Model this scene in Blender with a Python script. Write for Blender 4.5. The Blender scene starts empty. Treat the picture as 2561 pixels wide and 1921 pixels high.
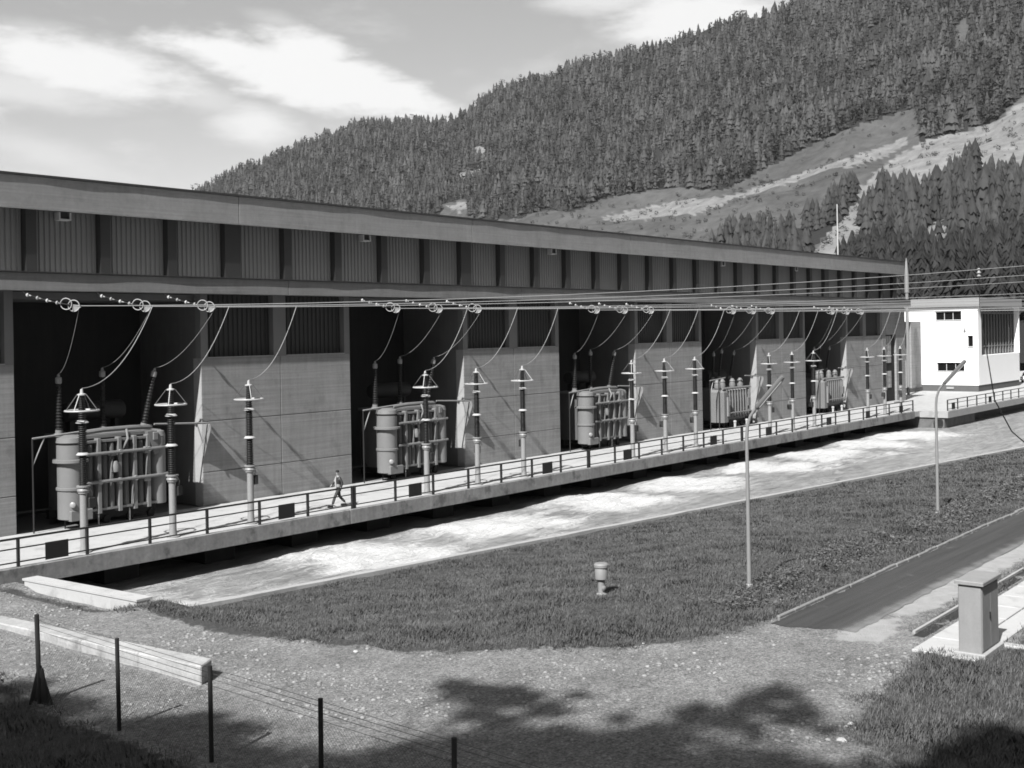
import bpy, math, random
import numpy as np
from mathutils import Vector, Matrix, noise

random.seed(7)
rng = np.random.default_rng(7)
S = bpy.context.scene
COL = S.collection
pi = math.pi

# ------------------------------------------------------------------ camera
FPX, PX, PY, DISP = 2950.0, 1280.5, 834.0, 2561 / 2212.0
HEAD = math.radians(38.69)          # heading of the optical axis from +X (the facade direction)
ROLL = math.atan(0.0175)
CAMZ = 8.2
cam = bpy.data.cameras.new('camera')
camo = bpy.data.objects.new('camera', cam)
COL.objects.link(camo)
cam.sensor_width = 36.0
cam.lens = FPX / 2561 * 36.0
cam.shift_y = (PY - 960.5) / 2561
cam.clip_start = 0.5
cam.clip_end = 9000
camo.matrix_world = (Matrix.Translation((0, 0, CAMZ)) @ Matrix.Rotation(HEAD - pi / 2, 4, 'Z')
                     @ Matrix.Rotation(pi / 2, 4, 'X') @ Matrix.Rotation(-ROLL, 4, 'Z'))
S.camera = camo

# ------------------------------------------------------------------ light
SUN = Vector((0.95, 0.21, -1.0)).normalized()     # direction the light travels
sun = bpy.data.lights.new('sun', 'SUN')
suno = bpy.data.objects.new('sun', sun)
COL.objects.link(suno)
sun.energy = 5.0
sun.angle = math.radians(0.5)
sun.color = (1.0, 0.995, 0.985)
suno.rotation_euler = SUN.to_track_quat('-Z', 'Y').to_euler()
suno.location = (-60, -10, 80)

world = bpy.data.worlds.new('World')
S.world = world
world.use_nodes = True
S.view_settings.view_transform = 'Standard'
S.view_settings.look = 'None'
S.view_settings.exposure = 1.0
S.view_settings.gamma = 1.0
S.view_settings.use_curve_mapping = False
S.cycles.filter_width = 1.7
S.cycles.max_bounces = 6


class NT:
    """small helper for node trees"""
    def __init__(self, tree):
        self.t = tree
        self.n = tree.nodes
        self.l = tree.links

    def put(self, sock, v):
        if isinstance(v, bpy.types.NodeSocket):
            self.l.new(v, sock)
        elif v is not None:
            sock.default_value = v

    def new(self, typ, ins=None, **kw):
        n = self.n.new(typ)
        for k, v in kw.items():
            setattr(n, k, v)
        for k, v in (ins or {}).items():
            self.put(n.inputs[k], v)
        return n

    def m(self, op, a, b=None, c=None, clamp=False):
        n = self.n.new('ShaderNodeMath')
        n.operation = op
        n.use_clamp = clamp
        self.put(n.inputs[0], a)
        self.put(n.inputs[1], b)
        if c is not None:
            self.put(n.inputs[2], c)
        return n.outputs[0]

    def mapr(self, v, a, b, c=0.0, d=1.0, smooth=True):
        n = self.n.new('ShaderNodeMapRange')
        n.interpolation_type = 'SMOOTHSTEP' if smooth else 'LINEAR'
        n.clamp = True
        for i, x in enumerate((v, a, b, c, d)):
            self.put(n.inputs[i], x)
        return n.outputs[0]

    def noise(self, vec, scale, detail=4.0, rough=0.55, dist=0.0):
        n = self.new('ShaderNodeTexNoise', {'Scale': scale, 'Detail': detail, 'Roughness': rough, 'Distortion': dist})
        if vec is not None:
            self.l.new(vec, n.inputs['Vector'])
        return n.outputs['Fac']

    def scale_vec(self, vec, s):
        n = self.n.new('ShaderNodeVectorMath')
        n.operation = 'MULTIPLY'
        self.l.new(vec, n.inputs[0])
        n.inputs[1].default_value = s
        return n.outputs[0]

    def grey(self, v):
        n = self.n.new('ShaderNodeCombineColor')
        for i in range(3):
            self.put(n.inputs[i], v)
        return n.outputs[0]


def pix_dir(xd, yd):
    """direction of a picture point of the 2212-wide photograph (used to lay out clouds and the far hillside)"""
    dx, dy = xd * DISP - PX, yd * DISP - PY
    c, s = math.cos(ROLL), math.sin(ROLL)
    u, v = (dx * c - dy * s) / FPX, (dx * s + dy * c) / FPX
    return Vector((math.cos(HEAD) + u * math.sin(HEAD), math.sin(HEAD) - u * math.cos(HEAD), -v))


def pix_of(p):
    x, y, z = p
    d = x * math.cos(HEAD) + y * math.sin(HEAD)
    u = FPX * (x * math.sin(HEAD) - y * math.cos(HEAD)) / d
    v = FPX * (CAMZ - z) / d
    c, s = math.cos(ROLL), math.sin(ROLL)
    return ((PX + u * c + v * s) / DISP, (PY - u * s + v * c) / DISP)


# sky: Nishita seen through the yellow/red filter of black and white film, with clouds
def build_world():
    w = NT(world.node_tree)
    w.n.clear()
    out = w.new('ShaderNodeOutputWorld')
    bg = w.new('ShaderNodeBackground', {'Strength': 0.055})
    w.l.new(bg.outputs[0], out.inputs[0])
    sky = w.new('ShaderNodeTexSky')
    sky.sky_type = 'NISHITA'
    sky.sun_disc = False
    sky.sun_elevation = math.asin(-SUN.z)
    sky.sun_rotation = math.atan2(-SUN.x, -SUN.y)
    sky.altitude = 900
    sky.air_density = 1.0
    sky.dust_density = 2.2
    sep = w.new('ShaderNodeSeparateColor', {0: sky.outputs[0]})
    lum = w.m('ADD', w.m('MULTIPLY', sep.outputs[0], SKY_R), w.m('MULTIPLY', sep.outputs[1], SKY_G))
    tc = w.new('ShaderNodeTexCoord')
    xyz = w.new('ShaderNodeSeparateXYZ', {0: tc.outputs['Generated']})
    az = w.m('ARCTAN2', xyz.outputs[1], xyz.outputs[0])
    el = w.m('ARCSINE', xyz.outputs[2])
    nz = w.new('ShaderNodeTexNoise', {'Scale': 9.0, 'Detail': 6.0, 'Roughness': 0.6})
    w.l.new(w.scale_vec(tc.outputs['Generated'], (1.0, 1.0, 2.2)), nz.inputs['Vector'])
    nz2 = w.new('ShaderNodeTexNoise', {'Scale': 26.0, 'Detail': 5.0, 'Roughness': 0.6})
    w.l.new(w.scale_vec(tc.outputs['Generated'], (1.0, 1.0, 3.2)), nz2.inputs['Vector'])
    n1 = w.m('SUBTRACT', nz.outputs['Fac'], 0.5)
    n2 = w.m('SUBTRACT', nz2.outputs['Fac'], 0.5)
    total = None
    for (xd, yd, rx, ry, rot, amp, soft) in CLOUDS:
        d = pix_dir(xd, yd).normalized()
        a0, e0 = math.atan2(d.y, d.x), math.asin(d.z)
        k = DISP / FPX
        ca, sa = math.cos(rot), math.sin(rot)
        da = w.m('MULTIPLY', w.m('SUBTRACT', az, a0), -math.cos(e0))
        de = w.m('SUBTRACT', el, e0)
        px = w.m('DIVIDE', w.m('ADD', w.m('MULTIPLY', da, ca), w.m('MULTIPLY', de, sa)), rx * k)
        py = w.m('DIVIDE', w.m('SUBTRACT', w.m('MULTIPLY', de, ca), w.m('MULTIPLY', da, sa)), ry * k)
        r = w.m('SQRT', w.m('ADD', w.m('POWER', px, 2.0), w.m('POWER', py, 2.0)))
        r = w.m('ADD', r, w.m('ADD', w.m('MULTIPLY', n1, 1.1), w.m('MULTIPLY', n2, 1.1)))
        mk = w.m('MULTIPLY', w.mapr(r, 1.0 + soft * 0.5, 1.0 - soft), amp)
        total = mk if total is None else w.m('MAXIMUM', total, mk)
    # thin veil everywhere, the same outside the frame
    veil = w.m('MULTIPLY', w.mapr(w.m('ADD', nz.outputs['Fac'], w.m('MULTIPLY', n2, 0.5)), 0.5, 0.8), 0.25)
    total = w.m('MAXIMUM', total, veil)
    col = w.m('ADD', w.m('MULTIPLY', lum, w.m('SUBTRACT', 1.0, total)), w.m('MULTIPLY', total, CLOUD_V))
    w.l.new(w.grey(col), bg.inputs[0])


SKY_R, SKY_G, CLOUD_V = 1.75, 0.22, 9.2
# (x, y, half width, half height, rotation (up-left to down-right is negative), strength, softness)
CLOUDS = [
    (640, 165, 230, 62, -0.22, 1.0, 0.45),
    (780, 185, 200, 52, -0.36, 1.0, 0.4),
    (500, 120, 170, 34, -0.16, 1.0, 0.5),
    (660, 105, 110, 45, -0.2, 1.0, 0.5),
    (860, 215, 130, 30, -0.2, 1.0, 0.5),
    (170, 140, 250, 60, -0.12, 0.95, 0.6),
    (40, 185, 200, 40, -0.1, 0.6, 0.8),
    (420, 200, 120, 34, -0.35, 0.45, 0.9),
    (560, 270, 90, 45, -0.1, 0.85, 0.8),
    (600, 45, 60, 18, -0.2, 0.35, 0.9),
    (90, 330, 170, 36, -0.25, 0.4, 1.0),
    (1500, 40, 190, 60, 0.1, 0.95, 0.6),
    (1300, 0, 120, 30, 0.0, 0.7, 0.8),
    (60, 60, 90, 20, 0.0, 0.3, 0.9),
    # the same kind of sky goes on to both sides and above
    (-500, 120, 330, 80, -0.15, 0.9, 0.6), (-1100, 300, 300, 70, 0.1, 0.8, 0.7),
    (1000, -500, 420, 110, -0.2, 0.9, 0.6), (2900, 100, 420, 90, 0.1, 0.9, 0.6), (200, -700, 360, 90, 0.0, 0.8, 0.7),
]
build_world()

# ------------------------------------------------------------------ materials
MATS = {}
HAZE = 0.00004
ALB = 0.54          # print tones to surface reflectance at this exposure


def mat(name, base, rough=0.85, var=0.15, scale=1.5, fine=0.0, fscale=25.0, streak=0.0, boards=0.0, bump=0.0,
        metal=0.0, spec=0.3, bscale=30.0, stain=0.0):
    """grey procedural material: blotches, fine grain, rain streaks, shuttering boards, dark stains"""
    if name in MATS:
        return MATS[name]
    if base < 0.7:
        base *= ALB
    m = bpy.data.materials.new(name)
    m.use_nodes = True
    w = NT(m.node_tree)
    bs = w.n['Principled BSDF']
    geo = w.new('ShaderNodeNewGeometry')
    P = geo.outputs['Position']
    f = w.m('MULTIPLY_ADD', w.m('SUBTRACT', w.noise(P, scale, 5.0, 0.6), 0.5), 2 * var, 1.0)
    if fine:
        f = w.m('MULTIPLY', f, w.m('MULTIPLY_ADD', w.m('SUBTRACT', w.noise(P, fscale, 3.0, 0.6), 0.5), 2 * fine, 1.0))
    if streak:
        v = w.scale_vec(P, (3.0, 3.0, 0.25))
        f = w.m('MULTIPLY', f, w.m('MULTIPLY_ADD', w.m('SUBTRACT', w.noise(v, 1.3, 4.0, 0.6), 0.5), 2 * streak, 1.0))
    if boards:
        v = w.scale_vec(P, (0.12, 0.12, 6.0))
        f = w.m('MULTIPLY', f, w.m('MULTIPLY_ADD', w.m('SUBTRACT', w.noise(v, 1.6, 3.0, 0.7), 0.5), 2 * boards, 1.0))
    if stain:
        v = w.scale_vec(P, (0.9, 0.9, 0.7))
        s = w.mapr(w.noise(v, 1.1, 6.0, 0.65), 0.52, 0.68)
        f = w.m('MULTIPLY', f, w.m('MULTIPLY_ADD', s, -stain, 1.0))
    col = w.grey(w.m('MULTIPLY', f, base, clamp=True))
    w.l.new(col, bs.inputs['Base Color'])
    bs.inputs['Roughness'].default_value = rough
    bs.inputs['Metallic'].default_value = metal
    bs.inputs['Specular IOR Level'].default_value = spec
    if bump:
        b = w.new('ShaderNodeBump', {'Strength': bump, 'Distance': 0.03})
        w.l.new(w.noise(P, bscale, 4.0, 0.6), b.inputs['Height'])
        w.l.new(b.outputs[0], bs.inputs['Normal'])
    MATS[name] = m
    return m


M_CONC = mat('concrete_wall', 0.39, var=0.2, scale=0.5, fine=0.14, fscale=9, streak=0.22, boards=0.4, stain=0.18, bump=0.3)
M_CONC_FASC = mat('concrete_fascia', 0.33, var=0.22, scale=0.5, fine=0.14, fscale=6, streak=0.12, boards=0.3, stain=0.12, bump=0.3)
M_CONC_DECK = mat('concrete_deck', 0.60, var=0.2, scale=0.8, fine=0.14, fscale=12, stain=0.25, bump=0.2)
M_CONC_EDGE = mat('concrete_edge', 0.33, var=0.35, scale=1.6, fine=0.3, fscale=7, streak=0.35, stain=0.5, bump=0.4)
M_CONC_DARK = mat('concrete_shaded', 0.045, var=0.3, scale=0.7, fine=0.1, streak=0.3, bump=0.3)  # near-black concrete, the shade under the decks put into its tone
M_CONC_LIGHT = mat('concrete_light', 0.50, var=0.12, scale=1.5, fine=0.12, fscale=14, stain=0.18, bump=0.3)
M_BLOCK = mat('concrete_weathered', 0.50, var=0.4, scale=1.8, fine=0.3, fscale=10, boards=0.45, stain=0.4, bump=0.5)
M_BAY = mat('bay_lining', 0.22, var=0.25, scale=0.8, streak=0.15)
M_BAYDARK = mat('bay_dark', 0.22, var=0.3, scale=0.8)  # plain dark tone for the bay interiors and the yard
M_CORR = mat('corrugated_sheet', 0.13, rough=0.6, var=0.12, scale=0.8, streak=0.08)
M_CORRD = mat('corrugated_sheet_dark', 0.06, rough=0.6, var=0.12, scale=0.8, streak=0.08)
M_COLD = mat('dark_column', 0.02, rough=0.7)
M_MULL = mat('mullion_concrete', 0.28, var=0.1)
M_FLASH = mat('roof_flashing', 0.06, rough=0.6)
M_ROOF = mat('roof_gravel', 0.72, var=0.15, fine=0.2)
M_WHITE = mat('white_plaster', 0.75, var=0.03, scale=0.6, fine=0.02, streak=0.02)
M_PLINTH = mat('dark_plinth', 0.15, var=0.15)
M_GLASS = mat('dark_glass', 0.015, rough=0.08, var=0.1, spec=0.6)
M_GALV = mat('galvanised_steel', 0.42, rough=0.5, var=0.12, scale=6, metal=0.2)
M_LAMP = mat('lamp_steel', 0.36, rough=0.5, var=0.1, scale=4, metal=0.1)
M_PALE = mat('pale_cable', 0.4, rough=0.6, var=0.1)
M_WIRE = mat('conductor_aluminium', 0.5, rough=0.45, var=0.08, metal=0.1)
M_WHITEMET = mat('white_metal', 0.62, rough=0.4, var=0.05)
M_PORC = mat('brown_porcelain', 0.03, rough=0.5, var=0.1, spec=0.25)
M_RAIL = mat('railing_paint', 0.035, rough=0.6, var=0.15)
M_BOARD = mat('black_board', 0.02, rough=0.7, var=0.2, scale=8)
M_TRAFO = mat('transformer_paint', 0.26, rough=0.55, var=0.12, scale=1.5, streak=0.08)
M_TRAFOM = mat('transformer_paint_shaded', 0.15, rough=0.55, var=0.2, scale=1.5, streak=0.2)  # shade of the gaps between the ribs put into a darker tone
M_TRAFOD = mat('transformer_paint_dark', 0.04, rough=0.55, var=0.15)
M_BLACK = mat('black_iron', 0.02, rough=0.7)
M_ASPH = mat('asphalt', 0.085, rough=0.9, var=0.25, scale=0.9, fine=0.12, fscale=20, bump=0.3)
M_CAB = mat('cabinet_steel', 0.36, rough=0.7, var=0.14, scale=3, fine=0.1, fscale=18, streak=0.12)
M_POST = mat('fence_post', 0.03, rough=0.8, var=0.2)
M_FWIRE = mat('fence_wire', 0.08, rough=0.6)
M_STONE = mat('pale_stone', 0.36, var=0.6, scale=3, fine=0.2)
M_BARK = mat('bark', 0.05, var=0.3, scale=4, bump=0.4)
M_CARW = mat('car_paint_white', 0.8, rough=0.25, var=0.02, spec=0.5)
M_RUBBER = mat('tyre_rubber', 0.02, rough=0.9)
M_SKIN = mat('skin', 0.38, rough=0.6, var=0.05)
M_JACKET = mat('dark_cloth', 0.055, var=0.2, scale=8)
M_SHIRT = mat('light_shirt', 0.6, var=0.08, scale=8)
M_TROUS = mat('grey_cloth', 0.07, var=0.15, scale=8)
M_HAIR = mat('dark_hair', 0.03, rough=0.6)


# ------------------------------------------------------------------ mesh builder
class MB:
    def __init__(self):
        self.v, self.f = [], []

    def add(self, vs, fs):
        b = len(self.v)
        self.v += [tuple(p) for p in vs]
        self.f += [tuple(i + b for i in f) for f in fs]
        return self

    def box(self, x0, x1, y0, y1, z0, z1):
        return self.add([(x0, y0, z0), (x1, y0, z0), (x1, y1, z0), (x0, y1, z0), (x0, y0, z1), (x1, y0, z1), (x1, y1, z1), (x0, y1, z1)],
                        [(0, 3, 2, 1), (4, 5, 6, 7), (0, 1, 5, 4), (1, 2, 6, 5), (2, 3, 7, 6), (3, 0, 4, 7)])

    def bbox(self, x0, x1, y0, y1, z0, z1, b=0.02):
        """box with chamfered vertical and top edges"""
        def ring(i, z):
            return [(x0 + i, y0 + b, z), (x0 + b, y0 + i, z), (x1 - b, y0 + i, z), (x1 - i, y0 + b, z),
                    (x1 - i, y1 - b, z), (x1 - b, y1 - i, z), (x0 + b, y1 - i, z), (x0 + i, y1 - b, z)]
        vs = ring(0, z0) + ring(0, z1 - b) + ring(b, z1)
        # the top ring is pulled in so that the corner points never cross
        vs[16:] = [(x0 + b, y0 + b, z1), (x0 + b, y0 + b, z1), (x1 - b, y0 + b, z1), (x1 - b, y0 + b, z1),
                   (x1 - b, y1 - b, z1), (x1 - b, y1 - b, z1), (x0 + b, y1 - b, z1), (x0 + b, y1 - b, z1)]
        fs = [tuple(range(7, -1, -1))]
        for r in (0, 8):
            for i in range(8):
                j = (i + 1) % 8
                fs.append((r + i, r + j, r + 8 + j, r + 8 + i))
        fs.append((16, 18, 20, 22))
        return self.add(vs, fs)

    def cyl(self, p, q, r0, r1=None, n=10, caps=True):
        r1 = r0 if r1 is None else r1
        p, q = Vector(p), Vector(q)
        d = (q - p).normalized()
        a = d.orthogonal().normalized()
        b = d.cross(a)
        vs = []
        for c, r in ((p, r0), (q, r1)):
            for i in range(n):
                t = 2 * pi * i / n
                vs.append(c + a * (r * math.cos(t)) + b * (r * math.sin(t)))
        fs = [(i, (i + 1) % n, n + (i + 1) % n, n + i) for i in range(n)]
        if caps:
            fs += [tuple(range(n - 1, -1, -1)), tuple(range(n, 2 * n))]
        return self.add(vs, fs)

    def bar(self, p, q, w, h, up=(0, 0, 1)):
        p, q = Vector(p), Vector(q)
        d = (q - p).normalized()
        up = Vector(up)
        if abs(d.dot(up)) > 0.98:
            up = Vector((0, 1, 0))
        a = d.cross(up).normalized() * (w / 2)
        b = a.cross(d).normalized() * (h / 2)
        vs = [p - a - b, p + a - b, p + a + b, p - a + b, q - a - b, q + a - b, q + a + b, q - a + b]
        return self.add(vs, [(0, 3, 2, 1), (4, 5, 6, 7), (0, 1, 5, 4), (1, 2, 6, 5), (2, 3, 7, 6), (3, 0, 4, 7)])

    def lathe(self, prof, n=14, c=(0, 0), axis=None, org=None):
        """profile (r, z) turned about the vertical through c, or about axis through org"""
        vs, fs = [], []
        if axis is not None:
            ax = Vector(axis).normalized()
            a = ax.orthogonal().normalized()
            b = ax.cross(a)
            org = Vector(org)
        for r, z in prof:
            for i in range(n):
                t = 2 * pi * i / n
                if axis is None:
                    vs.append((c[0] + r * math.cos(t), c[1] + r * math.sin(t), z))
                else:
                    vs.append(org + ax * z + a * (r * math.cos(t)) + b * (r * math.sin(t)))
        k = len(prof)
        for j in range(k - 1):
            for i in range(n):
                i2 = (i + 1) % n
                fs.append((j * n + i, j * n + i2, (j + 1) * n + i2, (j + 1) * n + i))
        fs.append(tuple(range(n - 1, -1, -1)))
        fs.append(tuple(range((k - 1) * n, k * n)))
        return self.add(vs, fs)

    def torus(self, c, R, r, normal=(0, 0, 1), n=24, m=8, flat=1.0):
        N = Vector(normal).normalized()
        a = N.orthogonal().normalized()
        b = N.cross(a)
        c = Vector(c)
        vs, fs = [], []
        for i in range(n):
            t = 2 * pi * i / n
            e = a * math.cos(t) + b * math.sin(t)
            for j in range(m):
                s = 2 * pi * j / m
                vs.append(c + e * (R + r * math.cos(s)) + N * (r * flat * math.sin(s)))
        for i in range(n):
            for j in range(m):
                fs.append((i * m + j, ((i + 1) % n) * m + j, ((i + 1) % n) * m + (j + 1) % m, i * m + (j + 1) % m))
        return self.add(vs, fs)

    def tube(self, pts, r, n=6):
        pts = [Vector(p) for p in pts]
        vs, fs = [], []
        prev = None
        for k, p in enumerate(pts):
            d = (pts[min(k + 1, len(pts) - 1)] - pts[max(k - 1, 0)]).normalized()
            a = d.orthogonal().normalized() if prev is None else (prev - d * prev.dot(d)).normalized()
            prev = a
            b = d.cross(a)
            rr = r[k] if isinstance(r, (list, tuple)) else r
            for i in range(n):
                t = 2 * pi * i / n
                vs.append(p + a * (rr * math.cos(t)) + b * (rr * math.sin(t)))
        for k in range(len(pts) - 1):
            for i in range(n):
                i2 = (i + 1) % n
                fs.append((k * n + i, k * n + i2, (k + 1) * n + i2, (k + 1) * n + i))
        fs.append(tuple(range(n - 1, -1, -1)))
        fs.append(tuple(range((len(pts) - 1) * n, len(pts) * n)))
        return self.add(vs, fs)

    def prism(self, poly, ext):
        """closed polygon (list of 3d points) pushed along ext"""
        e = Vector(ext)
        n = len(poly)
        vs = [Vector(p) for p in poly] + [Vector(p) + e for p in poly]
        fs = [tuple(range(n - 1, -1, -1)), tuple(range(n, 2 * n))]
        fs += [(i, (i + 1) % n, n + (i + 1) % n, n + i) for i in range(n)]
        return self.add(vs, fs)

    def mesh(self, name):
        me = bpy.data.meshes.new(name)
        me.from_pydata(self.v, [], self.f)
        me.validate()
        return me

    def build(self, name, m, parent=None, smooth=False, fix=True):
        me = self.mesh(name)
        if fix:
            import bmesh
            bm = bmesh.new()
            bm.from_mesh(me)
            bmesh.ops.recalc_face_normals(bm, faces=bm.faces)
            bm.to_mesh(me)
            bm.free()
        me.materials.append(m)
        if smooth:
            set_smooth(me)
        return link(name, me, parent)


def set_smooth(me, ang=40):
    me.polygons.foreach_set('use_smooth', [True] * len(me.polygons))
    try:
        me.set_sharp_from_angle(angle=math.radians(ang))
    except Exception:
        pass


def link(name, me, parent=None):
    o = bpy.data.objects.new(name, me)
    COL.objects.link(o)
    if parent is not None:
        o.parent = parent
    return o


def tag(o, label=None, cat=None, group=None, kind=None):
    if label:
        o['label'] = label
    if cat:
        o['category'] = cat
    if group:
        o['group'] = group
    if kind:
        o['kind'] = kind
    return o


def thing(name, label, cat, loc=(0, 0, 0), rz=0.0, group=None):
    o = bpy.data.objects.new(name, None)
    COL.objects.link(o)
    o.empty_display_size = 0.5
    o.location = loc
    o.rotation_euler = (0, 0, rz)
    return tag(o, label, cat, group)


def copy_tree(o, parent=None):
    c = o.copy()
    COL.objects.link(c)
    if parent is not None:
        c.parent = parent
    for ch in list(o.children):
        copy_tree(ch, c)
    return c


def smooth01(t):
    t = min(1.0, max(0.0, t))
    return t * t * (3 - 2 * t)


def mesh_np(name, verts, faces, m, attrs=None, smooth=False, kind='structure', parent=None):
    """mesh from numpy arrays: faces (n,3) or (n,4)"""
    me = bpy.data.meshes.new(name)
    verts = np.asarray(verts, dtype=np.float32)
    faces = np.asarray(faces, dtype=np.int32)
    k = faces.shape[1]
    me.vertices.add(len(verts))
    me.vertices.foreach_set('co', verts.ravel())
    me.loops.add(faces.size)
    me.loops.foreach_set('vertex_index', faces.ravel())
    me.polygons.add(len(faces))
    me.polygons.foreach_set('loop_start', np.arange(0, faces.size, k, dtype=np.int32))
    me.polygons.foreach_set('loop_total', np.full(len(faces), k, dtype=np.int32))
    if smooth:
        me.polygons.foreach_set('use_smooth', np.ones(len(faces), dtype=bool))
    me.update(calc_edges=True)
    for an, av in (attrs or {}).items():
        a = me.attributes.new(an, 'FLOAT', 'POINT')
        a.data.foreach_set('value', np.asarray(av, dtype=np.float32))
    me.materials.append(m)
    o = link(name, me, parent)
    if kind:
        o['kind'] = kind
    return o


def grid_faces(nu, nv):
    i, j = np.meshgrid(np.arange(nu - 1), np.arange(nv - 1), indexing='ij')
    a = (i * nv + j).ravel()
    return np.stack([a, a + nv, a + nv + 1, a + 1], axis=1)


def fbm(x, y, s, o=4, seed=0.0):
    return noise.fractal(Vector((x * s + seed, y * s - seed, seed * 0.37)), 1.0, 2.0, o)


def in_poly(x, y, poly):
    c = False
    j = len(poly) - 1
    for i in range(len(poly)):
        xi, yi = poly[i]
        xj, yj = poly[j]
        if (yi > y) != (yj > y) and x < (xj - xi) * (y - yi) / (yj - yi) + xi:
            c = not c
        j = i
    return c


def poly_dist(x, y, poly):
    """signed distance, positive inside"""
    best = 1e9
    n = len(poly)
    for i in range(n):
        ax, ay = poly[i]
        bx, by = poly[(i + 1) % n]
        dx, dy = bx - ax, by - ay
        t = max(0.0, min(1.0, ((x - ax) * dx + (y - ay) * dy) / (dx * dx + dy * dy + 1e-9)))
        best = min(best, math.hypot(x - ax - t * dx, y - ay - t * dy))
    return best if in_poly(x, y, poly) else -best

# ------------------------------------------------------------------ layout constants (metres)
PER, BAYX, BAYW = 19.55, 25.95, 9.6
PIERX = BAYX + BAYW
PIERW = PER - BAYW
WALLY, BEAMY, FASCY, CLERY, EDGEY = 48.0, 47.25, 51.9, 52.6, 40.7
TOPZ, BEAM0, BEAM1, FASC0, FASC1 = 7.24, 10.38, 11.15, 14.45, 15.95
WATERZ = -1.6
HALL_END, BLOCK_END = 140.7, 129.9


def gp(xd, yd, z=0.0):
    d = pix_dir(xd, yd)
    t = (z - CAMZ) / d.z
    return (d.x * t, d.y * t)


def bank_y(x):
    return max(21.0, 34.72 - (x - 24.65) * 0.1258)


GRASS_POLYS = [
    [(22.0, 33.2), (20.6, 30.9), (20.2, 27.3), (21.2, 23.6), (22.85, 20.1), (25.1, 17.3), (27.0, 15.75), (30.4, 14.95), (300, 15.2), (300, 70), (22.0, 70)],
    [(20.4, 30.6), (21.6, 32.4), (21.3, 39.6), (20.2, 39.6)],
    [gp(*p) for p in [(1985, 1416), (1905, 1480), (1850, 1530), (1828, 1590), (1880, 1632), (1945, 1665), (2060, 1760), (2500, 1900)]] + [(34, 2), (60, -4), (60, 9.0), (31.4, 9.0)],
    [gp(*p) for p in [(-80, 1420), (30, 1475), (150, 1555), (290, 1600), (440, 1655), (640, 1740), (640, 1860), (-80, 1860)]],
    [(31.2, 11.0), (31.2, 11.75), (80, 11.75), (80, 11.0)],
]
SAND_POLYS = [
    [(29.4, 12.75), (29.8, 11.75), (31.2, 11.85), (32.6, 12.35), (32.0, 12.9), (30.0, 13.0)],
    [(33.0, 12.2), (34.5, 11.9), (60, 12.0), (60, 12.9), (33.0, 12.9)],
]


def hill_z(x, y):
    """the camera stands on the slope that rises on its own side of the valley"""
    s = x * 0.78 + y * 0.62
    d = max(0.0, 15.5 - s)
    return 0.44 * d * smooth01(d / 6.0) + 0.36 * max(0.0, d - 20)


def ground_z(x, y):
    z = hill_z(x, y)
    if x > 21.9:
        yb = bank_y(x)
        w = max(5.0, yb - 18.5)
        z += -1.28 * (1 - smooth01((yb - y) / w))
    if 30.5 < x and 15.3 < y < 18.2:
        k = smooth01((x - 30.5) / 2) * (0.6 + 0.5 * fbm(x, y, 0.5, 3, 4))
        z += k * (-0.26 * math.exp(-((y - 16.5 - 0.25 * math.sin(x * 0.35)) / 0.45) ** 2) + 0.13 * math.exp(-((y - 17.3 - 0.25 * math.sin(x * 0.35)) / 0.5) ** 2))
    g = max(poly_dist(x, y, p) for p in GRASS_POLYS[:1])
    z += 0.06 * smooth01(g / 0.5) * (0.7 + 0.9 * fbm(x, y, 0.8, 3, 2.0))
    if x < 21.95 and y > 30:
        z -= 0.5 * smooth01((x - 19.6) / 1.0) * smooth01((y - 31.6) / 2.0) * (1 - 0.6 * smooth01((y - 38.5) / 1.5))
    return z + 0.025 * fbm(x, y, 0.9, 3, 9.0)


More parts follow.
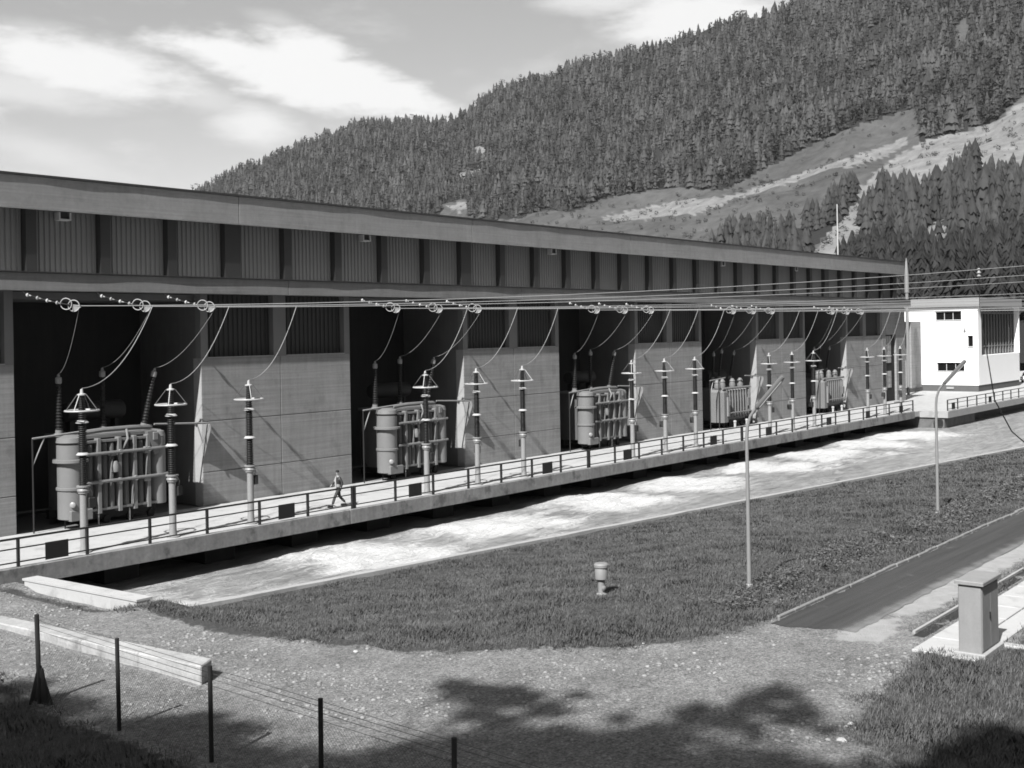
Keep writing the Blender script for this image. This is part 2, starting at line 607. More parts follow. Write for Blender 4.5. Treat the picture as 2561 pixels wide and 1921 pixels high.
def M_ground():
    m = bpy.data.materials.new('ground_gravel_and_turf')
    m.use_nodes = True
    w = NT(m.node_tree)
    bs = w.n['Principled BSDF']
    geo = w.new('ShaderNodeNewGeometry')
    P = geo.outputs['Position']
    at = lambda n: w.new('ShaderNodeAttribute', attribute_name=n).outputs['Fac']
    n_edge = w.m('SUBTRACT', w.noise(P, 2.2, 5.0, 0.65), 0.5)
    gm = w.mapr(w.m('MULTIPLY_ADD', n_edge, 1.1, at('grass')), 0.68, 0.86)
    sm = w.mapr(w.m('MULTIPLY_ADD', n_edge, 1.6, at('sand')), 0.25, 0.8)
    # gravel: blotches, tyre tracks worn by the bend of the track, pale pebbles
    gr = w.m('MULTIPLY_ADD', w.m('SUBTRACT', w.noise(P, 0.55, 6.0, 0.7), 0.5), 1.3, 1.0)
    gr = w.m('MULTIPLY', gr, w.m('MULTIPLY_ADD', w.m('SUBTRACT', w.noise(P, 4.0, 6.0, 0.75), 0.5), 2.0, 1.0))
    gr = w.m('MULTIPLY', gr, w.m('MAXIMUM', 0.35, w.m('MULTIPLY_ADD', w.m('SUBTRACT', w.noise(P, 13.0, 4.0, 0.8), 0.5), 3.6, 1.0)))
    vor = w.new('ShaderNodeTexVoronoi', {'Scale': 13.0})
    w.l.new(P, vor.inputs['Vector'])
    keep = w.m('GREATER_THAN', w.new('ShaderNodeSeparateColor', {0: vor.outputs['Color']}).outputs[0], 0.80)
    peb = w.m('MULTIPLY', w.mapr(vor.outputs['Distance'], 0.36, 0.2), keep)
    gr = w.m('MULTIPLY', gr, w.m('MULTIPLY_ADD', peb, 0.6, 1.0))
    gravel = w.m('MULTIPLY', gr, 0.165)
    sand = w.m('MULTIPLY', w.m('MULTIPLY_ADD', w.m('SUBTRACT', w.noise(P, 2.0, 5.0, 0.6), 0.5), 0.6, 1.0), 0.29)
    soil = w.m('MULTIPLY', w.m('MULTIPLY_ADD', w.m('SUBTRACT', w.noise(P, 6.0, 5.0, 0.7), 0.5), 1.4, 1.0), 0.055)
    mx = lambda a, b, f: w.m('ADD', w.m('MULTIPLY', a, w.m('SUBTRACT', 1.0, f)), w.m('MULTIPLY', b, f))
    col = mx(mx(gravel, sand, sm), soil, gm)
    w.l.new(w.grey(col), bs.inputs['Base Color'])
    bs.inputs['Roughness'].default_value = 0.95
    bs.inputs['Specular IOR Level'].default_value = 0.15
    b = w.new('ShaderNodeBump', {'Strength': 1.0, 'Distance': 0.06})
    h = w.m('ADD', w.noise(P, 18.0, 5.0, 0.7), w.m('MULTIPLY', peb, 0.5))
    w.l.new(h, b.inputs['Height'])
    w.l.new(b.outputs[0], bs.inputs['Normal'])
    return m


GROUND = M_ground()


def axis_steps(marks):
    """coordinates from (start, end, step) runs"""
    out = []
    for a, b, s in marks:
        k = max(1, int(round((b - a) / s)))
        out += [a + (b - a) * i / k for i in range(k)]
    out.append(marks[-1][1])
    return out


def build_ground():
    # right of the canal head: from the bank line down to the camera's own slope
    xs = axis_steps([(21.9, 50, 0.3), (50, 100, 0.8), (100, 300, 8)])
    ts = axis_steps([(0, 34, 0.3), (34, 60, 2), (60, 300, 10)])
    V, G, Sd = [], [], []
    for x in xs:
        yb = bank_y(x)
        for t in ts:
            y = yb - t
            V.append((x, y, ground_z(x, y)))
            near = y > -8
            G.append(smooth01(0.5 + max(poly_dist(x, y, p) for p in GRASS_POLYS) / 0.9) if near else 1.0)
            Sd.append(smooth01(0.5 + max(poly_dist(x, y, p) for p in SAND_POLYS) / 0.7) if near and x < 64 else 0.0)
    mesh_np('ground', V, grid_faces(len(xs), len(ts)), GROUND, {'grass': G, 'sand': Sd}, smooth=True)
    # left of the canal head: on past the wing wall to the hall side
    xs = axis_steps([(-260, -10, 10), (-10, 8, 1.5), (8, 21.9, 0.3)])
    ys = axis_steps([(-260, -20, 12), (-20, 6, 1.5), (6, 41, 0.3), (41, 60, 3)])
    V, G = [], []
    for x in xs:
        for y in ys:
            V.append((x, y, ground_z(x, y) - (0.25 * smooth01((y - 39.0) / 1.2) if x > 12 else 0)))
            near = -8 < y < 45
            G.append(smooth01(0.5 + max(poly_dist(x, y, p) for p in GRASS_POLYS) / 0.9) if near else 1.0)
    mesh_np('ground', V, grid_faces(len(xs), len(ys)), GROUND, {'grass': G, 'sand': [0.0] * len(V)}, smooth=True)


build_ground()


# ---- water
def M_water():
    m = bpy.data.materials.new('white_water')
    m.use_nodes = True
    w = NT(m.node_tree)
    bs = w.n['Principled BSDF']
    P = w.new('ShaderNodeNewGeometry').outputs['Position']
    foam = w.new('ShaderNodeAttribute', attribute_name='foam').outputs['Fac']
    sv = w.scale_vec(P, (0.45, 1.5, 1.0))
    n1 = w.noise(sv, 1.3, 6.0, 0.65, 1.2)
    n2 = w.noise(P, 5.5, 5.0, 0.7, 0.8)
    f = w.m('ADD', foam, w.m('ADD', w.m('MULTIPLY', w.m('SUBTRACT', n1, 0.5), 1.5), w.m('MULTIPLY', w.m('SUBTRACT', n2, 0.5), 0.9)))
    f = w.mapr(w.m('ADD', f, w.m('MULTIPLY', w.m('SUBTRACT', w.noise(P, 2.3, 6.0, 0.75, 1.5), 0.5), 1.5)), 0.22, 1.1)
    n3 = w.noise(w.scale_vec(P, (0.22, 1.1, 1.0)), 1.0, 5.0, 0.6, 1.0)
    base = w.m('MULTIPLY', w.m('MULTIPLY_ADD', w.m('ADD', w.m('SUBTRACT', n1, 0.5), w.m('SUBTRACT', n3, 0.5)), 1.5, 1.0), 0.23)
    col = w.m('ADD', w.m('MULTIPLY', base, w.m('SUBTRACT', 1.0, f)), w.m('MULTIPLY', f, 0.47))
    w.l.new(w.grey(col), bs.inputs['Base Color'])
    w.l.new(w.m('MULTIPLY_ADD', f, 0.45, 0.35), bs.inputs['Roughness'])
    bs.inputs['Specular IOR Level'].default_value = 0.35
    b = w.new('ShaderNodeBump', {'Strength': 1.0, 'Distance': 0.25})
    w.l.new(w.m('ADD', n1, w.m('MULTIPLY', n2, 0.5)), b.inputs['Height'])
    w.l.new(b.outputs[0], bs.inputs['Normal'])
    return m


FOAM = [  # boils where the draft tubes let out, drawn out down the stream: x, y, rx, ry
    (24.0, 36.0, 3.2, 3.6), (36.6, 37.8, 5.2, 4.6), (46.4, 38.2, 6.0, 4.6), (56.2, 38.0, 5.6, 4.6), (66.0, 38.2, 6.0, 4.6), (75.8, 38.0, 6.2, 4.8), (85.5, 38, 6.4, 4.8), (95.3, 38, 6.5, 4.8), (105, 38, 7, 5)]


def build_water():
    xs = axis_steps([(21.9, 62, 0.3), (62, 120, 0.7), (120, 300, 6)])
    us = [i / 34 for i in range(35)]
    V, F = [], []
    for x in xs:
        y0, y1 = bank_y(x) - 0.25, 46.0
        for u in us:
            y = y0 + (y1 - y0) * u
            fm = 0.0
            for (cx, cy, rx, ry) in FOAM:
                r = math.hypot((x - cx) / rx, (y - cy + 0.16 * (x - cx)) / ry)
                fm = max(fm, 1 - smooth01(r * 0.85 + 0.35 * fbm(x * 0.6, y, 0.4, 3, 5)))
            if y > 42.5:
                fm *= 0.4
            yb = y - bank_y(x)
            fm = max(fm, 0.45 * (1 - smooth01(yb / 0.6)))
            z = WATERZ + (0.05 + 0.16 * fm) * fbm(x * 0.7, y * 1.3, 0.75, 4, 1.5) + 0.10 * fm * abs(fbm(x, y * 1.2, 1.9, 3, 8.0))
            V.append((x, y, z + 0.22 * fm * smooth01((y - 38.2) / 2.2)))
            F.append(fm * 1.35 + 0.08 + 0.5 * (1 - smooth01((x - 24) / 11)))
    mesh_np('water', V, grid_faces(len(xs), len(us)), M_water(), {'foam': F}, smooth=True)


build_water()

# ---- the lip of the bank wall, canal walls and the decks
b = MB()
xs = axis_steps([(22.2, 60, 1.2), (60, 160, 4)])
for i in range(len(xs) - 1):
    x0, x1 = xs[i], xs[i + 1]
    w0, w1 = 0.22 + 0.1 * noise.noise((x0 * 0.8, 0, 0)), 0.22 + 0.1 * noise.noise((x1 * 0.8, 0, 0))
    z0, z1 = -1.10 + 0.04 * noise.noise((x0 * .5, 3, 0)), -1.10 + 0.04 * noise.noise((x1 * .5, 3, 0))
    ya, yb = bank_y(x0), bank_y(x1)
    b.add([(x0, ya - w0, z0), (x1, yb - w1, z1), (x1, yb + 0.12, z1), (x0, ya + 0.12, z0),
           (x0, ya - w0, -3), (x1, yb - w1, -3), (x1, yb + 0.12, -3), (x0, ya + 0.12, -3)],
          [(0, 1, 2, 3), (3, 2, 6, 7), (0, 4, 5, 1)])
tag(b.build('bank_wall', M_CONC_LIGHT), kind='structure')

# walkway deck: slab with the edge beam as a piece of its own
tag(MB().box(-30, 112.5, 41.02, WALLY, -0.5, 0).build('walkway_deck', M_CONC_DECK), kind='structure')
edge = MB()
xx = -30.0
for xe in [-0.6, 18.95, 38.45, 58.05, 77.6, 97.15, 112.5]:
    edge.add(*(lambda mb: (mb.v, mb.f))(MB().bbox(xx, xe - 0.025, EDGEY, 41.0, -0.62, 0.05, 0.025)))
    xx = xe
tag(edge.build('deck_edge_beam', M_CONC_EDGE), kind='structure')
tag(MB().box(114.0, 230, 38.35, 60, -0.5, 0).box(112.52, 114, 40.7, 60, -0.5, -0.004).build('forecourt_deck', M_CONC_DECK), kind='structure')
e2 = MB()
e2.bbox(114.0, 230, 38.0, 38.33, -0.62, 0.05, 0.025)
e2.box(113.75, 113.98, 38.0, 42.0, -0.6, 0.0)
tag(e2.build('forecourt_edge_beam', M_CONC_LIGHT), kind='structure')
# canal wall under the decks with the pillars between the draft tubes
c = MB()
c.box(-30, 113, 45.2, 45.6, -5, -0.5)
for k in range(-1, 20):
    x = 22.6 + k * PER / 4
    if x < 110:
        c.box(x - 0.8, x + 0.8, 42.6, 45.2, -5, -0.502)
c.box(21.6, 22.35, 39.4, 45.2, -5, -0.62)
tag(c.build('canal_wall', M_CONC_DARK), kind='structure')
c2 = MB()
c2.box(113.9, 123, 38.4, 39, -5, -0.5)
c2.box(123, 230, 39.6, 40.2, -5, -0.5)
c2.box(113.9, 114.3, 39, 46, -5, -0.5)
tag(c2.build('forecourt_wall', mat('concrete_shore', 0.2, var=0.25, streak=0.25, stain=0.3)), kind='structure')
# land under and behind the hall
tag(MB().box(-60, 300, 47.5, 330, -0.9, -0.32).build('yard_ground', M_BAYDARK), kind='structure')

# ---- road with its kerb, path slabs
def strip(name, x0, x1, y0, y1, z, m, n=60, jit=0.0, seed=0.0, endskew=0.0):
    V, Fq = [], []
    for i in range(n + 1):
        x = x0 + (x1 - x0) * i / n
        ja = jit * noise.noise((x * 0.9, seed, 0))
        jb = jit * noise.noise((x * 0.9, seed + 7, 0))
        V += [(x + endskew * (1 - i / n), y0 + ja, z), (x, y1 + jb, z)]
    for i in range(n):
        Fq.append((2 * i, 2 * i + 2, 2 * i + 3, 2 * i + 1))
    return mesh_np(name, V, Fq, m)


def M_road():
    m = bpy.data.materials.new('worn_asphalt')
    m.use_nodes = True
    w = NT(m.node_tree)
    bs = w.n['Principled BSDF']
    P = w.new('ShaderNodeNewGeometry').outputs['Position']
    tr = w.noise(w.scale_vec(P, (0.10, 2.6, 1.0)), 1.2, 5.0, 0.65, 0.6)
    f = w.m('MULTIPLY', w.m('MULTIPLY_ADD', w.m('SUBTRACT', tr, 0.5), 1.9, 1.0), w.m('MULTIPLY_ADD', w.m('SUBTRACT', w.noise(P, 14.0, 4.0, 0.7), 0.5), 0.5, 1.0))
    y = w.new('ShaderNodeSeparateXYZ', {0: P}).outputs[1]
    dust = w.m('MULTIPLY', w.mapr(w.m('ADD', y, w.m('MULTIPLY', w.m('ADD', tr, w.noise(P, 1.2, 5.0, 0.7)), 0.9)), 14.2, 13.4), 0.4)
    dust = w.m('MAXIMUM', dust, w.m('MULTIPLY', w.mapr(w.noise(P, 0.9, 6.0, 0.7), 0.6, 0.78), 0.2))
    w.l.new(w.grey(w.m('ADD', w.m('MULTIPLY', f, 0.028), w.m('MULTIPLY', dust, 0.3), clamp=True)), bs.inputs['Base Color'])
    bs.inputs['Roughness'].default_value = 0.9
    b = w.new('ShaderNodeBump', {'Strength': 0.4, 'Distance': 0.02})
    w.l.new(w.noise(P, 30.0, 4.0, 0.7), b.inputs['Height'])
    w.l.new(b.outputs[0], bs.inputs['Normal'])
    return m


def build_road():
    V, rows, cols_ = [], 14, 150
    for j in range(rows):
        y = 12.75 + (15.0 - 12.75) * j / (rows - 1)
        xa = 30.45 - 0.25 * (y - 12.75) + 0.28 * noise.noise((y * 1.7, 2, 0)) + 0.15 * noise.noise((y * 5, 7, 0))
        for i in range(cols_):
            u = i / (cols_ - 1)
            x = xa + (300 - xa) * u ** 2.6
            yy = y + (0.16 * noise.noise((x * 0.8, 3.0, 0)) + 0.1 * noise.noise((x * 2.5, 9, 0)) if j == 0 else 0)
            V.append((x, yy, 0.03 if 0 < j < rows - 1 and i > 0 else 0.012))
    mesh_np('road', V, grid_faces(cols_, rows) if False else grid_faces(rows, cols_)[:, ::-1], M_road(), smooth=True)


build_road()
M_KERB = mat('kerb_concrete', 0.3, var=0.3, scale=2.0, fine=0.3, fscale=9)
kerb = thing('road_kerb', 'low pale concrete kerb between the grass bank and the dark road', 'kerb', (30.6, 15.06, 0))
x = 0.0
while x < 75:
    L = 0.98 if x < 30 else 2.95
    o = MB().bbox(x, x + L, -0.05, 0.06, -0.1, 0.10 + 0.012 * noise.noise((x * 3.1, 0, 0)), 0.02).build('kerb_stone', M_KERB, kerb)
    o.rotation_euler = (0, 0, 0.008 * noise.noise((x * 2.3, 5, 0)))
    x += L + 0.02
MP = mat('path_slab', 0.62, var=0.10, scale=1.2, fine=0.1, fscale=14, stain=0.22)
path = thing('slab_path', 'row of pale concrete slabs leading past the grey cabinet beside the road', 'path', (29.45, 9.85, 0))
for i in range(14):
    L = 1.5
    o = MB().bbox(i * L, i * L + L - 0.03, 0, 1.0, -0.1, 0.06 + 0.01 * noise.noise((i * 1.7, 2, 0)), 0.015).build('slab', MP, path)
MB().bbox(-0.1, 20.9, -0.62, -0.03, -0.1, 0.045, 0.015).build('slab', MP, path)
MB().bbox(1.75, 2.05, -3.2, -0.68, -0.12, 0.05, 0.015).build('edging_stone', MP, path)
# kerbed gully beside the path, its shadow put in as a flat dark strip
gul = thing('drain_gully', 'dark shallow drain gully between the sandy verge and the slab path', 'gully', (30.9, 11.2, 0))
MB().box(0, 26, -0.16, 0.16, -0.2, 0.012).build('channel', mat('trough_shadow', 0.04, var=0.3), gul)
MB().box(0.3, 26, 0.18, 0.26, -0.2, 0.07).build('gully_edge', M_CONC_LIGHT, gul)

# ------------------------------------------------------------------ the mountain side
SIL = [(-600, 640), (100, 520), (300, 476), (440, 411), (527, 361), (563, 358), (630, 322), (730, 290), (757, 275), (822, 267), (863, 264), (965, 267), (1015, 241),
       (1066, 198), (1123, 178), (1180, 171), (1250, 138), (1330, 123), (1420, 108), (1468, 91), (1539, 61), (1620, 41), (1645, 37), (1681, 20),
       (1712, 8), (1800, -40), (2000, -130), (2212, -230), (2500, -330), (3200, -420)]
R0, E0 = 235.0, -0.030


def lerp_tab(tab, x):
    if x <= tab[0][0]:
        return tab[0][1]
    for (xa, ya), (xb, yb) in zip(tab, tab[1:]):
        if x <= xb:
            return ya + (yb - ya) * (x - xa) / (xb - xa)
    return tab[-1][1]


# the ridge as (heading, elevation tangent) pairs
RIDGE = []
for xd, yd in SIL:
    d = pix_dir(xd, yd)
    RIDGE.append((-math.atan2(d.y, d.x), d.z / math.hypot(d.x, d.y)))
RIDGE.sort()


def ridge_r(phi):
    return 2500 - 900 * smooth01((math.radians(58) - phi) / math.radians(44))


def hill_point(phi, t):
    es = lerp_tab(RIDGE, -phi)
    R = ridge_r(phi)
    r = R0 + (R - R0) * t
    e = E0 + (es - E0) * t
    x, y = r * math.cos(phi), r * math.sin(phi)
    z = CAMZ + r * e
    a = smooth01(t * 4) * (1 - smooth01((t - 0.9) / 0.1) * 0.7)
    z += a * (16 * noise.fractal(Vector((x / 170, y / 170, 0.3)), 1.0, 2.0, 4) + 7 * noise.noise(Vector((x / 40, y / 40, 4))))
    return (x, y, z)


FOREST_LOW = [(380, 470), (900, 468), (950, 474), (1005, 462), (1050, 480), (1112, 472), (1180, 452), (1230, 458), (1300, 430), (1400, 412), (1470, 404),
              (1560, 412), (1640, 372), (1700, 340), (1790, 297), (1860, 268), (1940, 243), (1984, 232), (1990, 305), (2060, 288), (2140, 268), (2212, 205), (2500, 60)]
CLEAR = [[(1022, 318), (1050, 318), (1052, 345), (1025, 345)], [(970, 378), (1040, 366), (1060, 372), (1000, 400)], [(955, 440), (1010, 430), (1015, 470), (950, 470)],
         [(2060, 60), (2090, 30), (2100, 80), (2070, 140)]]
STAND_A = [(1500, 580), (1560, 540), (1600, 515), (1690, 512), (1760, 480), (1812, 440), (1850, 425), (1835, 455), (1790, 500), (1750, 545), (1720, 600), (1500, 600)]
STAND_B = [(1812, 590), (1850, 520), (1862, 470), (1905, 432), (1992, 448), (2040, 425), (2085, 362), (2120, 350), (2128, 412), (2180, 405), (2230, 372), (2500, 320), (2900, 320), (2900, 900), (1812, 900)]
SCREE_GAPS = [[(2120, 372), (2142, 360), (2122, 490), (2098, 490)], [(1990, 500), (2040, 466), (2058, 500), (2000, 545)], [(2020, 600), (2060, 560), (2062, 660), (2030, 660)], [(1905, 470), (1945, 450), (1940, 480), (1915, 490)]]
PALE = [[(1296, 474), (1360, 455), (1440, 440), (1500, 428), (1562, 424), (1570, 442), (1500, 462), (1420, 470), (1330, 480)], [(1555, 426), (1640, 402), (1720, 376), (1815, 348), (1815, 360), (1720, 390), (1640, 416), (1560, 440)],
        [(1800, 352), (1860, 332), (1955, 297), (1958, 312), (1905, 345), (1830, 366)],
        [(1700, 600), (1765, 540), (1800, 490), (1850, 420), (1890, 372), (1950, 330), (2000, 300), (2080, 288), (2150, 262), (2230, 205), (2300, 170), (2300, 400), (2180, 390), (2128, 400), (2110, 350), (2085, 345), (2040, 405), (1992, 430), (1900, 415), (1862, 470), (1850, 520), (1812, 600)],
        [(1000, 466), (965, 446), (1008, 432)], [(1022, 318), (1050, 318), (1052, 345), (1025, 345)], [(970, 378), (1040, 366), (1060, 372), (1000, 400)]] + SCREE_GAPS


def cover(xd, yd):
    """what grows at a place on the hill: 2 near stand, 1 far forest, 0 open"""
    if in_poly(xd, yd, STAND_A) or in_poly(xd, yd, STAND_B):
        return 0 if any(in_poly(xd, yd, g) for g in SCREE_GAPS) else 2
    if yd < lerp_tab(FOREST_LOW, xd):
        return 0 if any(in_poly(xd, yd, g) for g in CLEAR) else 1
    return 0


def M_hill():
    m = bpy.data.materials.new('mountain_turf_and_scree')
    m.use_nodes = True
    w = NT(m.node_tree)
    bs = w.n['Principled BSDF']
    P = w.new('ShaderNodeNewGeometry').outputs['Position']
    at = lambda n: w.new('ShaderNodeAttribute', attribute_name=n).outputs['Fac']
    n1 = w.noise(P, 0.012, 6.0, 0.65)
    n2 = w.noise(P, 0.09, 5.0, 0.7)
    e = w.m('ADD', w.m('MULTIPLY', w.m('SUBTRACT', n1, 0.5), 0.8), w.m('MULTIPLY', w.m('SUBTRACT', n2, 0.5), 0.9))
    sc = w.mapr(w.m('ADD', at('pale'), w.m('MULTIPLY', e, 1.5)), 0.3, 0.85)
    fo = w.mapr(w.m('ADD', at('wood'), w.m('MULTIPLY', e, 0.6)), 0.4, 0.6)
    turf = w.m('MULTIPLY', w.m('MULTIPLY_ADD', w.m('ADD', w.m('SUBTRACT', n2, 0.5), w.m('SUBTRACT', n1, 0.5)), 1.3, 1.0), 0.060)
    rock = w.m('MULTIPLY', w.m('MULTIPLY_ADD', w.m('SUBTRACT', n2, 0.5), 1.5, 1.0), 0.14)
    mx = lambda a, b, f: w.m('ADD', w.m('MULTIPLY', a, w.m('SUBTRACT', 1.0, f)), w.m('MULTIPLY', b, f))
    col = mx(mx(turf, rock, sc), 0.022, fo)
    w.l.new(w.grey(col), bs.inputs['Base Color'])
    bs.inputs['Roughness'].default_value = 0.95
    bs.inputs['Specular IOR Level'].default_value = 0.1
    b = w.new('ShaderNodeBump', {'Strength': 0.8, 'Distance': 2.0})
    w.l.new(n2, b.inputs['Height'])
    w.l.new(b.outputs[0], bs.inputs['Normal'])
    return m


def build_mountain():
    np_, nt = 420, 230
    V, A, Wd = [], [], []
    for i in range(np_):
        phi = math.radians(-25 + 110 * i / (np_ - 1))
        for j in range(nt):
            t = j / (nt - 11) if j < nt - 10 else 1.0
            p = hill_point(phi, min(t, 1.0))
            if j >= nt - 10:                      # the far side falls away behind the ridge
                k = (j - (nt - 11)) / 10
                s = 1 + 0.35 * k
                p = (p[0] * s, p[1] * s, p[2] - 120 * k)
            V.append(p)
            if abs(phi - HEAD) < 0.7 and t <= 1.0:
                xd, yd = pix_of(p)
                A.append(1.0 if any(in_poly(xd, yd, q) for q in PALE) else 0.0)
                Wd.append(1.0 if cover(xd, yd) else 0.0)
            else:
                A.append(0.0)
                Wd.append(1.0)
    mesh_np('mountain', V, grid_faces(np_, nt), M_hill(), {'pale': A, 'wood': Wd}, smooth=True)


build_mountain()


def M_leaf(name, base, var):
    m = bpy.data.materials.new(name)
    m.use_nodes = True
    w = NT(m.node_tree)
    bs = w.n['Principled BSDF']
    P = w.new('ShaderNodeNewGeometry').outputs['Position']
    t = w.new('ShaderNodeAttribute', attribute_name='tone').outputs['Fac']
    oi = w.new('ShaderNodeObjectInfo').outputs['Random']
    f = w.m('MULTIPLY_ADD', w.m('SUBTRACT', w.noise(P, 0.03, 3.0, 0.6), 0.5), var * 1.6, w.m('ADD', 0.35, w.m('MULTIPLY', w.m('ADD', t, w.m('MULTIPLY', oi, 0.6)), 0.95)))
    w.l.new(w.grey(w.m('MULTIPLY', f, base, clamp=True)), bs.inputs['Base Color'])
    bs.inputs['Roughness'].default_value = 0.8
    bs.inputs['Specular IOR Level'].default_value = 0.2
    return m


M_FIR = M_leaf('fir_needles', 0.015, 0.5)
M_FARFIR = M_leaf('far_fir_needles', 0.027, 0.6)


def conifer_np(h, r, tiers, spikes, seed, over=1.25, wild=0.0):
    """crown of drooping jagged sprays; returns triangles"""
    g = np.random.default_rng(seed)
    V, F = [], []
    for k in range(tiers):
        u = k / tiers
        zt = h * (0.10 + 0.90 * (u + over / tiers)) if k < tiers - 1 else h
        zb = h * (0.08 + 0.90 * u)
        rr = (r * (1 - u) ** 0.8 + 0.05 * r) * (1 + wild * g.uniform(-1, 1))
        cx, cy = g.normal(0, 1, 2) * wild * 0.16 * r * (1 - u)
        off = g.uniform(0, 6.28)
        c = len(V)
        V.append((g.normal(0, .02) * r, g.normal(0, .02) * r, min(zt, h)))
        ring = []
        for s in range(spikes):
            a = off + 2 * pi * (s + g.uniform(-.3, .3)) / spikes
            q = rr * g.uniform(0.72, 1.15)
            ring.append(len(V))
            V.append((cx + q * math.cos(a), cy + q * math.sin(a), zb - h * (0.02 + 0.02 * wild) * g.uniform(0, 1.6)))
            a2 = off + 2 * pi * (s + 0.5) / spikes
            q2 = rr * g.uniform(0.38, 0.6)
            V.append((cx + q2 * math.cos(a2), cy + q2 * math.sin(a2), zb + h * 0.035))
        m = 2 * spikes
        for s in range(m):
            F.append((c, c + 1 + s, c + 1 + (s + 1) % m))
    return np.array(V, dtype=np.float32), np.array(F, dtype=np.int32)


def broad_np(h, r, n, seed):
    """round leafy crown from scattered leaf clumps"""
    g = np.random.default_rng(seed)
    V, F = [], []
    for i in range(n):
        d = g.normal(size=3)
        d /= np.linalg.norm(d)
        p = d * (g.uniform(0.55, 1.0))
        c = np.array([p[0] * r, p[1] * r, h * 0.55 + p[2] * h * 0.42])
        s = r * g.uniform(0.22, 0.4)
        b0 = len(V)
        a = g.normal(size=(3, 3))
        a /= np.linalg.norm(a, axis=1)[:, None]
        for k in range(3):
            V.append(tuple(c + a[k] * s))
        F.append((b0, b0 + 1, b0 + 2))
    return np.array(V, dtype=np.float32), np.array(F, dtype=np.int32)


def scatter_mesh(name, templates, places, m, kind='stuff'):
    """joined copies of template triangles; places rows: x, y, z, scale, widen, rot, template, tone"""
    VV, FF, TT = [], [], []
    base = 0
    for k, (tv, tf) in enumerate(templates):
        P = places[places[:, 6].astype(int) == k]
        if len(P) == 0:
            continue
        c, s = np.cos(P[:, 5]), np.sin(P[:, 5])
        x = (tv[None, :, 0] * c[:, None] - tv[None, :, 1] * s[:, None]) * (P[:, 3] * P[:, 4])[:, None] + P[:, 0][:, None]
        y = (tv[None, :, 0] * s[:, None] + tv[None, :, 1] * c[:, None]) * (P[:, 3] * P[:, 4])[:, None] + P[:, 1][:, None]
        z = tv[None, :, 2] * P[:, 3][:, None] + P[:, 2][:, None]
        V = np.stack([x, y, z], axis=2).reshape(-1, 3)
        F = (tf[None] + (np.arange(len(P)) * len(tv))[:, None, None]).reshape(-1, 3) + base
        base += len(V)
        VV.append(V)
        FF.append(F)
        TT.append(np.repeat(P[:, 7], len(tv)))
    return mesh_np(name, np.concatenate(VV), np.concatenate(FF), m, {'tone': np.concatenate(TT)}, kind=kind)


